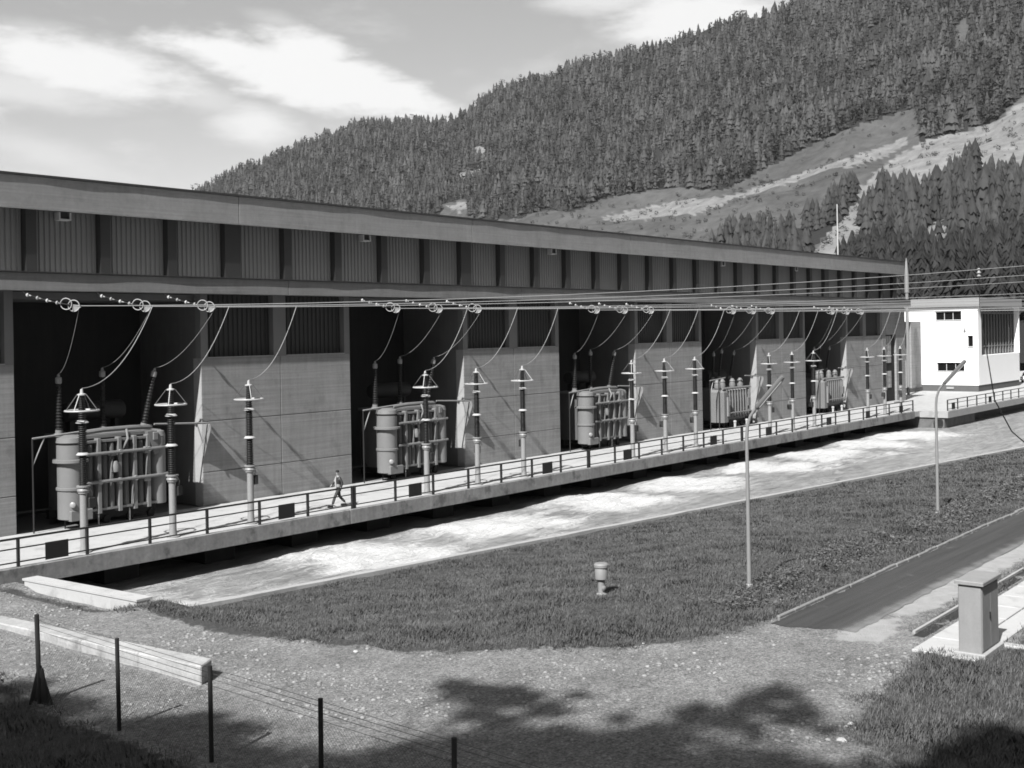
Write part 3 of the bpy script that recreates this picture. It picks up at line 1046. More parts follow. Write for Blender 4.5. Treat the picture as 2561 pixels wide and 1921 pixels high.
def build_forest():
    far, near, bush = [], [], []
    g = np.random.default_rng(11)
    for _ in range(75000):
        phi = math.radians(g.uniform(13.0, 60.5))
        t = g.uniform(0.02, 1.0) ** 1.0
        p = hill_point(phi, t)
        xd, yd = pix_of(p)
        if not (-30 < xd < 2260 and -60 < yd < 700):
            continue
        c = cover(xd, yd)
        r = math.hypot(p[0], p[1])
        if c == 1:
            if noise.noise(Vector((p[0] / 38, p[1] / 38, 5))) > -0.42 and g.random() < 0.8 and len(far) < 30000:
                clump = noise.noise(Vector((p[0] / 60, p[1] / 60, 2)))
                h = (8 + 15 * g.random() ** 1.3) * (1 + 0.3 * clump)
                k = int(g.integers(0, 6)) if g.random() < 0.78 else 6 + int(g.integers(0, 2))
                far.append((p[0], p[1], p[2] - 1.0, h, g.uniform(0.9, 1.45), g.uniform(0, 6.28), k, min(1.3, max(0, g.normal(0.5, 0.5) + 0.6 * clump))))
        elif c == 2:
            if noise.noise(Vector((p[0] / 34, p[1] / 34, 11))) < -0.08:
                continue
            near.append((r, p, g.uniform(11, 22) if xd < 1900 else g.uniform(14, 25), g.uniform(0.85, 1.35), g.uniform(0, 6.28)))
        else:
            dens = 0.10 + 0.5 * max(0, noise.noise(Vector((p[0] / 35, p[1] / 35, 7))))
            if yd > 200 and g.random() < dens * 0.5:
                bush.append((p[0], p[1], p[2] - 0.4, g.uniform(1.2, 5.0), g.uniform(0.9, 1.8), g.uniform(0, 6.28), 6 + int(g.integers(0, 2)), g.random()))
    temps = [conifer_np(1.0, 0.17 + 0.03 * (i % 3), 4 + i % 2, 6, 100 + i, 1.9, 0.3) for i in range(6)] + [broad_np(1.0, 0.30, 60, 200), broad_np(1.0, 0.34, 60, 201)]
    # the near stand: thin it to an even spacing, the 300 nearest become trees of their own
    near.sort(key=lambda q: q[0])
    kept, cells = [], {}
    for q in near:
        x, y = q[1][0], q[1][1]
        gap = 4.2
        ci, cj = int(x // gap), int(y // gap)
        if all(math.hypot(x - a, y - bb) > gap for i in (-1, 0, 1) for j in (-1, 0, 1) for (a, bb) in cells.get((ci + i, cj + j), [])):
            cells.setdefault((ci, cj), []).append((x, y))
            kept.append(q)
    vis = [q for q in kept if pix_of((q[1][0], q[1][1], q[1][2] + q[2]))[1] < 640]
    indiv = vis[:300]
    rest = vis[300:]
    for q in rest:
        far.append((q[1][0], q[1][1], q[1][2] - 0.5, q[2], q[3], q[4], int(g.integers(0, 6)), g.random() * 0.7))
    print('far trees', len(far), 'near', len(vis), 'bush', len(bush))
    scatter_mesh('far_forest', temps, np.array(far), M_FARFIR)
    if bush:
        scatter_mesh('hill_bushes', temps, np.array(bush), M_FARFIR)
    # individual conifers share a few crowns and trunks
    crowns, trunks = [], []
    for i in range(6):
        v, f = conifer_np(1.0, 0.17 + 0.03 * (i % 3), 12 + i % 3, 8, 300 + i, 2.6, 0.28)
        o = mesh_np('crown', v, f, M_FIR, {'tone': np.random.default_rng(i).random(len(v))}, kind=None)
        crowns.append(o.data)
        bpy.data.objects.remove(o)
    tm = MB().cyl((0, 0, -0.05), (0, 0, 0.85), 0.014, 0.004, 6).mesh('trunk')
    tm.materials.append(M_BARK)
    for i, (r, p, h, wd, rot) in enumerate(indiv):
        xd, yd = pix_of(p)
        if xd < 1800:
            lab, grp = 'dark conifer in the smaller stand behind the middle of the hall roof', 'conifers in the stand above the hall roof'
        elif xd < 2010:
            lab, grp = 'dark conifer of the large stand just above the far end of the hall roof', 'conifers above the far end of the hall'
        else:
            lab, grp = 'tall dark conifer on the slope behind the white control building', 'conifers behind the control building'
        tr = thing('conifer_tree', lab, 'tree', (p[0], p[1], p[2] - 0.3), rot, grp)
        tr.scale = (h * wd, h * wd, h)
        link('trunk', tm, tr)
        link('crown', crowns[i % 6], tr)


build_forest()

# ------------------------------------------------------------------ the power house
hall = thing('power_house', 'long concrete power house with open transformer bays and a dark ribbed upper wall', 'power station', (0, 0, 0))


def corrugated(name, x0, x1, z0, z1, y, m, parent, pitch=0.29, depth=0.06):
    n = max(2, int(round((x1 - x0) / pitch)))
    p = (x1 - x0) / n
    prof = []
    for i in range(n):
        a = x0 + i * p
        prof += [(a, y + depth), (a + 0.12 * p, y + depth), (a + 0.26 * p, y), (a + 0.80 * p, y), (a + 0.94 * p, y + depth)]
    prof.append((x1, y + depth))
    b = MB()
    k = len(prof)
    b.add([(x, yy, z0) for x, yy in prof] + [(x, yy, z1) for x, yy in prof],
          [(i, i + 1, k + i + 1, k + i) for i in range(k - 1)])
    return b.build(name, m, parent, fix=False)


def panel(name, x0, x1, y0, y1, z0, z1, m, parent, b=0.02):
    """wall panel with chamfered front edges, front face at y0"""
    mb = MB()
    f = [(x0 + b, y0, z0 + b), (x1 - b, y0, z0 + b), (x1 - b, y0, z1 - b), (x0 + b, y0, z1 - b)]
    k = [(x0, y0 + b, z0), (x1, y0 + b, z0), (x1, y0 + b, z1), (x0, y0 + b, z1)]
    r = [(x0, y1, z0), (x1, y1, z0), (x1, y1, z1), (x0, y1, z1)]
    mb.add(f + k + r, [(0, 1, 2, 3)] + [(4 + i, 4 + (i + 1) % 4, (i + 1) % 4, i) for i in range(4)]
           + [(8 + i, 8 + (i + 1) % 4, 4 + (i + 1) % 4, 4 + i) for i in range(4)] + [(11, 10, 9, 8)])
    return mb.build(name, m, parent, fix=False)


for k in range(-1, 5):
    x0, x1 = PIERX + PER * k, PIERX + PER * k + PIERW
    if k == 4:
        x1 = 123.2
    xm = (x0 + x1) / 2
    # pier: two by three shuttered panels, upper recessed ribbed sheets between mullions
    for a, c in ((x0, xm - 0.015), (xm + 0.015, x1)):
        for z0, z1 in ((0, 1.62), (1.65, 4.12), (4.15, TOPZ)):
            panel('wall_panel', a, c, WALLY, WALLY + 0.4, z0, z1, M_CONC, hall)
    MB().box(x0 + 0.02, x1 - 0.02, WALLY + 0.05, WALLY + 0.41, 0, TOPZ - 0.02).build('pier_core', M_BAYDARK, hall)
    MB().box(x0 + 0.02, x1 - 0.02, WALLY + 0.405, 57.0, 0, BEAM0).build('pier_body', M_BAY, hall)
    # front slice of the pier side, sunlight put into a paler concrete
    MB().box(x0 - 0.004, x0 + 0.3, WALLY + 0.03, WALLY + 0.62, 0, TOPZ).build('pier_sunlit_slice', M_CONC_LIGHT, hall)
    for a, c in ((x0 - 0.002, x0 + 0.42), (xm - 0.42, xm + 0.42), (x1 - 0.4, x1)):
        MB().box(a, c, WALLY + 0.006, WALLY + 0.42, TOPZ + 0.003, BEAM0 - 0.003).build('mullion', M_MULL, hall)
    for a, c in ((x0 + 0.42, xm - 0.42), (xm + 0.42, x1 - 0.4)):
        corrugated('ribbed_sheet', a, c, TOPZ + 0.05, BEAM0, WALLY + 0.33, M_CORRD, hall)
        MB().box(a, c, WALLY - 0.012, WALLY + 0.33, TOPZ + 0.002, TOPZ + 0.05).build('sill', M_CONC_LIGHT, hall)
    # steel gusset on the pier edge, added and shaped for its triangular shadow
    MB().prism([(x0 + 0.02, WALLY - 0.002, 4.05), (x0 + 0.02, WALLY - 0.002, 2.25), (x0 + 0.02, WALLY - 0.62, 3.75), (x0 + 0.02, WALLY - 0.62, 4.05)], (0.05, 0, 0)).build('gusset_bracket', M_GALV, hall)

# bays: ceiling, rear wall, floor
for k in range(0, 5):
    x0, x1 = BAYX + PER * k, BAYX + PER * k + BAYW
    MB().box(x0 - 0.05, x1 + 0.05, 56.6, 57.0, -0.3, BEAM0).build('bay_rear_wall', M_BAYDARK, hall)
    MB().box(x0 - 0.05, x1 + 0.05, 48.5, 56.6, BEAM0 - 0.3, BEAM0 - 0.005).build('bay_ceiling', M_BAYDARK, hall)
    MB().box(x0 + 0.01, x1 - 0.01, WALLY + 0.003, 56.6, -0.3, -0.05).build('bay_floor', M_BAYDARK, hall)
    b = MB()
    b.bar((x0 + 0.2, 56.3, 7.4), (x1 - 0.2, 56.3, 7.4), 0.25, 0.5)
    b.bar((x0 + 2.8, 55.6, 8.6), (x1 - 1.2, 55.6, 8.6), 0.3, 0.25)
    b.bar((x0 + 4.2, 54.0, 7.9), (x0 + 7.4, 54.0, 7.9), 0.12, 0.12)
    b.bar((x0 + 0.3, 56.3, 3.4), (x1 - 0.3, 56.3, 3.4), 0.2, 0.3)
    b.build('bay_busbar', M_GALV, hall)
    for q, (xa, za, ha) in enumerate(((1.3, 0.0, 5.6), (3.9, 0.0, 6.6), (8.6, 0.0, 5.9))):
        MB().lathe([(0.12, 0), (0.12, ha * 0.5), (0.2, ha * 0.52), (0.1, ha * 0.6), (0.1, ha - 0.2), (0.3, ha - 0.1), (0.3, ha), (0.05, ha + 0.1)], 8, (x0 + xa, 55.2)).build('bay_support', M_GALV, hall, True)
    MB().box(x0 + 0.02, x1 - 0.02, 56.2, 56.58, 4.6, 5.1).build('gallery_slab', M_CONC, hall)
    MB().tube([(x0 + 0.5, 56.1, 6.1), (x1 - 0.5, 56.1, 6.1)], 0.04, 5).build('gallery_rail', M_GALV, hall)

# lower beam in panels between the joints, its flashing and the low roof above the bays
xs = [-20.0] + [PIERX + PIERW / 2 + PER * k for k in range(-1, 5)] + [BLOCK_END]
for a, c in zip(xs, xs[1:]):
    panel('beam_panel', a + 0.012, c - 0.012, BEAMY, BEAMY + 0.5, BEAM0, BEAM1, M_CONC_FASC, hall)


def flashing(name, x0, x1, y, z0, z1, over, amp):
    """metal edge that is not perfectly straight: its shadow on the panel below is wavy"""
    b = MB()
    n = int((x1 - x0) / 1.2)
    vs = []
    for i in range(n + 1):
        x = x0 + (x1 - x0) * i / n
        o = over + amp * noise.noise((x * 0.33, z0, 1.0)) + 0.4 * amp * noise.noise((x * 1.1, z0, 5.0))
        vs += [(x, y - o, z0), (x, y - o, z1), (x, y + 0.5, z1), (x, y + 0.5, z0)]
    fs = []
    for i in range(n):
        q = 4 * i
        fs += [(q, q + 4, q + 5, q + 1), (q + 1, q + 5, q + 6, q + 2), (q + 3, q + 7, q + 4, q)]
    fs += [(0, 1, 2, 3), (4 * n + 3, 4 * n + 2, 4 * n + 1, 4 * n)]
    b.add(vs, fs)
    return b.build(name, M_FLASH, hall)


flashing('beam_flashing', -20, BLOCK_END, BEAMY, BEAM1 + 0.003, BEAM1 + 0.05, 0.08, 0.03)
MB().box(-20, BLOCK_END - 0.01, BEAMY + 0.5, CLERY + 0.4, BEAM1 - 0.3, BEAM1 + 0.02).build('low_roof', M_ROOF, hall)
# upper wall: ribbed sheets between dark columns
i = -14
cols = []
while True:
    x = 41.0 + 3.91 * i
    if x > HALL_END - 1:
        break
    w = 0.52 if i % 5 == 0 else 0.27
    cols.append((x - w, x + w))
    i += 1
for a, c in cols:
    MB().box(a, c, CLERY - 0.25, CLERY + 0.5, BEAM1 + 0.02, FASC0 + 0.4).build('column', M_COLD, hall)
for (a, b_), (c, d) in zip(cols, cols[1:]):
    corrugated('ribbed_sheet', b_, c, BEAM1 + 0.1, FASC0 + 0.3, CLERY + 0.12, M_CORR, hall)
    MB().box(b_ + 0.002, c - 0.002, CLERY + 0.05, CLERY + 0.3, BEAM1 + 0.021, BEAM1 + 0.1).build('base_rail', M_COLD, hall)
corrugated('ribbed_sheet', cols[-1][1], HALL_END - 0.3, BEAM1 + 0.1, FASC0 + 0.3, CLERY + 0.12, M_CORR, hall)
# roof fascia in panels, its flashing, roof slab
xs = [-20.0] + [41.1 + 19.6 * k for k in range(-1, 6)]
xs = [x for x in xs if x < HALL_END - 3] + [HALL_END]
for a, c in zip(xs, xs[1:]):
    panel('fascia_panel', a + 0.015, c - 0.015, FASCY, FASCY + 0.45, FASC0, FASC1, M_CONC_FASC, hall)
flashing('roof_flashing', -20, HALL_END + 0.05, FASCY, FASC1 + 0.003, FASC1 + 0.1, 0.085, 0.024)
MB().box(-20, HALL_END, FASCY + 0.46, 75, FASC0 + 0.42, FASC1 + 0.05).build('roof', M_FLASH, hall)
MB().box(-20, HALL_END - 0.3, CLERY + 0.51, 74, -0.3, FASC0 + 0.41).build('hall_wall', M_CONC_DARK, hall)
# little framed vents under the fascia
for x in (31.0, 51.2, 70.5, 96.5, 111.8):
    f = MB()
    z0, z1 = FASC0 - 0.42, FASC0 - 0.03
    y0, y1 = CLERY - 0.3, CLERY + 0.15
    f.box(x - 0.32, x - 0.25, y0, y1, z0, z1).box(x + 0.25, x + 0.32, y0, y1, z0, z1).box(x - 0.25, x + 0.25, y0, y1, z0, z0 + 0.07)
    v = f.build('vent', M_GALV, hall)
    MB().box(x - 0.25, x + 0.25, y0 + 0.1, y1, z0 + 0.07, z1).build('opening', M_BLACK, v)

# plain end block with the door
panel('end_wall', 123.22, 124.2, WALLY - 0.03, WALLY + 0.4, 0, BEAM0 - 0.003, M_CONC, hall)
panel('end_wall', 127.2, BLOCK_END, WALLY - 0.03, WALLY + 0.4, 0, BEAM0 - 0.003, M_CONC, hall)
panel('end_wall', 124.203, 127.197, WALLY - 0.03, WALLY + 0.4, 7.35, BEAM0 - 0.003, M_CONC, hall)
MB().box(123.3, BLOCK_END - 0.01, WALLY + 0.41, 52.4, 0, BEAM0 - 0.02).build('end_block', M_CONC, hall)
dr = MB().box(124.21, 127.19, WALLY + 0.2, WALLY + 0.4, 0.0, 7.34).build('door', M_COLD, hall)
MB().box(124.3, 126.1, WALLY + 0.14, WALLY + 0.2, 4.3, 7.2).build('pane', mat('frosted_pane', 0.5, rough=0.4), dr)
MB().box(124.3, 126.1, WALLY + 0.14, WALLY + 0.2, 1.6, 3.4).build('pane', mat('frosted_pane', 0.5, rough=0.4), dr)
g_ = MB()
for x in (124.9, 125.5):
    g_.box(x - 0.03, x + 0.03, WALLY + 0.11, WALLY + 0.14, 1.6, 3.4).box(x - 0.03, x + 0.03, WALLY + 0.11, WALLY + 0.14, 4.3, 7.2)
for z in (2.2, 2.8, 5.0, 5.8, 6.5):
    g_.box(124.3, 126.1, WALLY + 0.108, WALLY + 0.112, z - 0.03, z + 0.03)
g_.build('glazing_bar', M_GALV, dr)
MB().box(124.0, 127.0, WALLY - 0.9, WALLY - 0.04, 0.0, 0.16).build('door_step', M_CONC_LIGHT, hall)

# corridor block between the hall and the control building
cor = thing('connecting_corridor', 'grey lower block between the end of the hall and the white control building', 'corridor', (0, 0, 0))
MB().box(145.9, 149.33, 53.1, 62, 0.5, 8.8).build('wall', M_CONC, cor)
MB().box(140.75, 145.88, 54.6, 62, 0, 9.5).build('stair_wall', M_CONC_DARK, cor)
MB().box(140.9, 149.3, 53.0, 53.08, 0, 0.5).build('plinth', M_PLINTH, cor)
for z in (2.0, 4.2, 6.4, 8.2):
    f = MB().box(142.6, 145.2, 54.5, 54.6, z, z + 0.9).build('window', M_GALV, cor)
    MB().box(142.75, 145.05, 54.46, 54.5, z + 0.1, z + 0.8).build('pane', M_GLASS, f)

# ------------------------------------------------------------------ white control building
X0, X1, Y0, Y1 = 149.37, 166.8, 46.05, 56.0
cb = thing('control_building', 'white rendered control building with a flat grey roof slab and strip windows', 'building', (X0, Y0, 0))
W, D_ = X1 - X0, Y1 - Y0
# walls with real window openings in the left face (facing -x)
holes = [(2.0, 5.2, 8.9, 9.98), (0.62, 1.28, 5.55, 6.95), (1.72, 5.1, 2.5, 3.6)]      # y0, y1, z0, z1 measured from the near corner
ys = sorted({0.0, 9.95} | {h[0] for h in holes} | {h[1] for h in holes})
zs = sorted({0.78, 10.52} | {h[2] for h in holes} | {h[3] for h in holes})
wl = MB()
for a, c in zip(ys, ys[1:]):
    for e, g2 in zip(zs, zs[1:]):
        if not any(h[0] <= a and c <= h[1] and h[2] <= e and g2 <= h[3] for h in holes):
            wl.add([(0, a, e), (0, c, e), (0, c, g2), (0, a, g2)], [(0, 3, 2, 1)])
for h in holes:
    wl.add([(0, h[0], h[2]), (0, h[1], h[2]), (0, h[1], h[3]), (0, h[0], h[3]), (0.32, h[0], h[2]), (0.32, h[1], h[2]), (0.32, h[1], h[3]), (0.32, h[0], h[3])],
           [(0, 4, 5, 1), (1, 5, 6, 2), (2, 6, 7, 3), (3, 7, 4, 0)])
# front face with a wide recessed glazed opening, frame edge left standing
wl.add([(0, 0, 0.78), (1.35, 0, 0.78), (1.35, 0, 10.52), (0, 0, 10.52), (W, 0, 0.78), (W, 0, 4.45), (1.35, 0, 4.45), (W, D_, 0.78), (W, D_, 10.52), (0, D_, 10.52), (0, D_, 0.78),
        (1.35, 0.9, 4.45), (W, 0.9, 4.45), (1.35, 0.9, 10.52), (W, 0.9, 10.52)],
       [(0, 1, 2, 3), (1, 4, 5, 6), (6, 5, 12, 11), (6, 11, 13, 2), (5, 4, 7, 8, 14, 12), (7, 10, 9, 8)])
wl.build('wall', M_WHITE, cb, fix=False)
MB().box(0.06, W - 0.06, 0.06, D_, 0, 0.78).build('plinth', M_PLINTH, cb)
MB().box(-0.06, 0.05, 3.05, 3.95, 0.3, 0.55).build('name_plate', M_CONC_LIGHT, cb)
MB().bbox(-0.35, W + 0.3, -0.35, D_ + 0.6, 10.54, 11.6, 0.03).build('roof_slab', mat('roof_concrete', 0.40, var=0.06, streak=0.05), cb)
for (a, c, e, g2), nm in zip(holes, (3, 1, 3)):
    f = MB()
    f.box(0.2, 0.28, a, c, e, e + 0.06).box(0.2, 0.28, a, c, g2 - 0.06, g2).box(0.2, 0.28, a, a + 0.06, e + 0.06, g2 - 0.06).box(0.2, 0.28, c - 0.06, c, e + 0.06, g2 - 0.06)
    for q in range(1, nm):
        y = a + (c - a) * q / nm
        f.box(0.2, 0.28, y - 0.04, y + 0.04, e + 0.06, g2 - 0.06)
    fr = f.build('window', M_WHITEMET, cb)
    for q in range(nm):
        y = a + (c - a) * q / nm
        MB().box(0.245, 0.262, y + 0.05, y + (c - a) / nm - 0.05, e + 0.06, g2 - 0.06).build('pane', M_GLASS, fr)
    MB().box(-0.07, 0.19, a - 0.06, c + 0.06, e - 0.09, e - 0.002).build('sill', M_CONC_LIGHT, cb)
# glazed front with vertical bars
gf = MB().box(1.35, W, 0.78, 0.9, 4.45, 10.52).build('front_window', M_COLD, cb)
n = 13
for q in range(n):
    a = 1.45 + (W - 1.6) * q / n
    MB().box(a + 0.12, a + (W - 1.6) / n - 0.12, 0.74, 0.78, 5.7, 9.6).build('pane', M_GLASS, gf)
    MB().box(a + 0.12, a + (W - 1.6) / n - 0.12, 0.74, 0.78, 4.6, 5.4).build('pane', M_GLASS, gf)
fb = MB()
for q in range(n + 1):
    a = 1.45 + (W - 1.6) * q / n
    fb.box(a - 0.07, a + 0.07, 0.6, 0.74, 4.5, 10.4)
fb.box(1.4, W, 0.64, 0.735, 5.45, 5.62).box(1.4, W, 0.64, 0.735, 9.65, 9.85)
fb.build('glazing_bar', mat('window_bar', 0.25), gf)
MB().box(W - 0.12, W + 0.05, -0.05, 0.9, 4.4, 10.53).build('corner_post', M_WHITE, cb)
MB().cyl((-0.02, 1.55, 7.9), (-0.3, 1.55, 7.85), 0.06, 0.05, 8).lathe([(0.05, 7.74), (0.16, 7.78), (0.12, 7.9), (0.03, 7.94)], 10, (-0.32, 1.55)).build('wall_lamp', M_GALV, cb)

# masts
t = thing('steel_pole', 'slender pale steel pole standing at the far end of the hall', 'pole', (139.75, 51.3, 0))
MB().cyl((0, 0, 0), (0, 0, 12.2), 0.17, 0.19, 12).build('shaft', M_LAMP, t, True)
MB().lathe([(0.2, 12.2), (0.27, 12.25), (0.25, 14.4), (0.14, 15.7), (0.03, 16.4)], 12).build('tip', M_LAMP, t, True)
t = thing('white_mast', 'thin white mast rising behind the hall roof against the trees', 'mast', (184, 78.8, 0))
MB().cyl((0, 0, -0.3), (0, 0, 28.4), 0.16, 0.1, 8).build('shaft', M_WHITEMET, t, True)
MB().box(-0.3, 0.3, -0.05, 0.05, 20.0, 20.1).build('crossbar', M_WHITEMET, t)

# ------------------------------------------------------------------ transformers
def insul_profile(z0, z1, r0, r1, n):
    """ribbed porcelain"""
    pr = []
    for i in range(n):
        u0, u1 = i / n, (i + 1) / n
        za, zb = z0 + (z1 - z0) * u0, z0 + (z1 - z0) * u1
        r = r0 + (r1 - r0) * u0
        pr += [(r * 0.72, za), (r, za + (zb - za) * 0.30), (r * 0.96, za + (zb - za) * 0.5), (r * 0.70, za + (zb - za) * 0.62)]
    pr.append((r1 * 0.72, z1))
    return pr


def add_bushing(root, p, top, r=0.17):
    ax = Vector(top) - Vector(p)
    L = ax.length
    b = MB().lathe(insul_profile(0.28, L - 0.42, r, r * 0.72, 15), 10, axis=ax, org=p).build('bushing', M_PORC, root, True)
    MB().lathe([(r * 1.5, 0), (r * 1.5, 0.10), (r * 1.05, 0.14), (r * 1.0, 0.28)], 10, axis=ax, org=p).build('bushing_flange', M_TRAFO, b, True)
    MB().lathe([(r * 0.75, L - 0.42), (r * 0.9, L - 0.36), (r * 0.85, L - 0.16), (r * 0.4, L - 0.12), (r * 0.4, L - 0.03), (r * 0.25, L)], 10, axis=ax, org=p).build('bushing_cap', M_GALV, b, True)


BUSH_A = [((-2.3, 1.3, 4.0), (-2.35, 1.2, 6.75)), ((0.25, 1.6, 4.0), (0.2, 1.5, 6.95)), ((2.35, 1.3, 4.0), (2.95, 1.1, 6.85))]


def transformer_a(root):
    """tank with stadium plan, fat oil cylinder on its left end, pipe runs and ribs on the front"""
    def stadium(x0, x1, y0, y1, r, n=6):
        pts = []
        for cx, cy, a0 in ((x1 - r, y0 + r, -pi / 2), (x1 - r, y1 - r, 0), (x0 + r, y1 - r, pi / 2), (x0 + r, y0 + r, pi)):
            for i in range(n + 1):
                t = a0 + pi / 2 * i / n
                pts.append((cx + r * math.cos(t), cy + r * math.sin(t)))
        return pts
    pl = stadium(-2.0, 2.6, 0.25, 3.0, 0.35)
    MB().prism([(x, y, 0.62) for x, y in pl], (0, 0, 3.25)).build('tank', M_TRAFOM, root, True)
    MB().prism([(x * 1.02, y, 3.872) for x, y in stadium(-2.1, 2.7, 0.15, 3.1, 0.4)], (0, 0, 0.14)).build('tank_lid', M_TRAFO, root, True)
    cyl = MB().lathe([(0.52, 0.45), (0.60, 0.46), (0.60, 1.7), (0.66, 1.72), (0.66, 1.82), (0.60, 1.84), (0.60, 2.9), (0.80, 2.92), (0.80, 3.04), (0.62, 3.06), (0.62, 3.66), (0.52, 3.68), (0.52, 3.76), (0.64, 3.78), (0.60, 3.98), (0.25, 4.1)], 20, (-2.35, 0.35)).build('oil_cylinder', M_TRAFO, root, True)
    MB().lathe([(0.13, 0), (0.13, 0.08), (0.1, 0.1)], 12, axis=(-0.8, -1, 0.2), org=(-2.62, -0.2, 1.1)).build('oil_gauge', M_GALV, cyl, True)
    MB().lathe([(0.40, 0.62), (0.44, 0.64), (0.44, 3.72), (0.46, 3.74), (0.40, 3.95), (0.1, 4.05)], 16, (2.35, 0.3)).build('cooler_column', M_TRAFO, root, True)
    for x in (-1.12, 0.0, 0.85, 1.62):
        MB().bbox(x - 0.1, x + 0.1, -0.12, 0.26, 0.55, 3.87, 0.02).build('stiffener', M_TRAFO, root)
    for x in (-1.55, -0.75, -0.38, 0.42, 1.24):
        MB().lathe([(0.12, 0.7), (0.17, 0.74), (0.17, 3.6), (0.12, 3.66)], 10, (x, 0.12)).build('cooling_tube', M_TRAFOM, root, True)
    for z in (0.72, 3.74):
        MB().box(-1.9, 2.3, -0.06, 0.25, z - 0.05, z + 0.05).build('flange_rail', M_TRAFO, root)
    for x, z0, z1 in ((-0.55, 1.95, 2.9), (0.62, 0.8, 1.95), (1.45, 2.0, 3.1)):
        MB().tube([(x, -0.1, z0), (x, -0.16, (z0 + z1) / 2), (x + 0.12, -0.1, z1)], 0.035, 6).build('oil_pipe', M_TRAFO, root, True)
    for x, z in ((-1.12, 1.95), (0.85, 1.95), (0.0, 3.2), (1.62, 3.2)):
        MB().cyl((x, -0.2, z), (x, -0.12, z), 0.12, n=10).build('pipe_flange', M_GALV, root)
    for z in (1.95, 3.2):
        MB().tube([(-1.85, -0.14, z), (2.0, -0.14, z), (2.75, -0.05, z + 0.02)], 0.075, 8).build('oil_pipe', M_TRAFO, root, True)
    MB().tube([(-1.6, 0.5, 4.13), (-0.5, 0.4, 4.2), (1.0, 0.4, 4.2), (2.3, 0.6, 4.15)], 0.11, 8).build('oil_pipe', M_TRAFO, root, True)
    MB().tube([(0.15, -0.03, 3.25), (0.45, -0.1, 3.75), (0.6, 0.2, 4.15)], 0.06, 8).build('oil_pipe', M_TRAFO, root, True)
    for x, z, sx, sz in ((-0.55, 3.05, 0.28, 0.2), (1.35, 3.02, 0.3, 0.3), (1.85, 3.6, 0.3, 0.35), (1.3, 1.75, 0.4, 0.26)):
        MB().bbox(x, x + sx, -0.18, 0.22, z, z + sz, 0.03).build('valve_box', M_TRAFO, root)
    MB().lathe([(0.04, 0), (0.2, 0.02), (0.22, 0.3), (0.12, 0.5), (0.05, 0.52)], 12, (-0.25, -0.05)).build('air_dryer', M_TRAFO, root, True).location.z = 2.3
    MB().lathe([(0.02, 0), (0.13, 0.02), (0.13, 0.3), (0.05, 0.32)], 10, (0.0, -0.06)).build('air_dryer', M_GALV, root, True).location.z = 1.75
    MB().bbox(-2.75, -1.6, -0.25, 0.3, 0.40, 0.85, 0.03).build('control_box', M_TRAFO, root)
    MB().prism([(1.55, 0.12, 4.0), (2.1, 0.12, 4.0), (2.2, 0.12, 3.0), (1.95, 0.12, 2.9)], (0, -0.25, 0)).build('pump_bracket', M_TRAFO, root)
    MB().lathe([(0.42, -1.6), (0.45, -1.55), (0.45, 1.55), (0.42, 1.6)], 14, axis=(1, 0, 0), org=(0.4, 2.6, 4.95)).build('conservator', M_TRAFOD, root, True)
    for x in (-1.0, 1.5):
        MB().box(x, x + 0.2, 2.4, 2.8, 4.0, 4.6).build('conservator_stand', M_TRAFOD, root)
    MB().box(-2.2, 2.4, 0.5, 0.75, 0.22, 0.62).build('bogie', M_BLACK, root)
    MB().box(-2.2, 2.4, 2.4, 2.65, 0.22, 0.62).build('bogie', M_BLACK, root)
    for x in (-1.7, -0.4, 0.9, 2.1):
        MB().cyl((x, 0.42, 0.17), (x, 0.55, 0.17), 0.2, n=12).build('wheel', M_BLACK, root)
    for x in (-1.15, 0.55):
        MB().cyl((x, 0.0, 0.0), (x, 0.0, 0.62), 0.035, n=6).build('drain_pipe', M_GALV, root)
    for p, t in BUSH_A:
        add_bushing(root, p, t)


BUSH_B = [((-1.6, 1.5, 3.95), (-1.5, 1.4, 6.4)), ((-0.2, 1.7, 3.95), (0.1, 1.5, 6.6)), ((1.4, 1.5, 3.95), (1.9, 1.3, 6.4))]


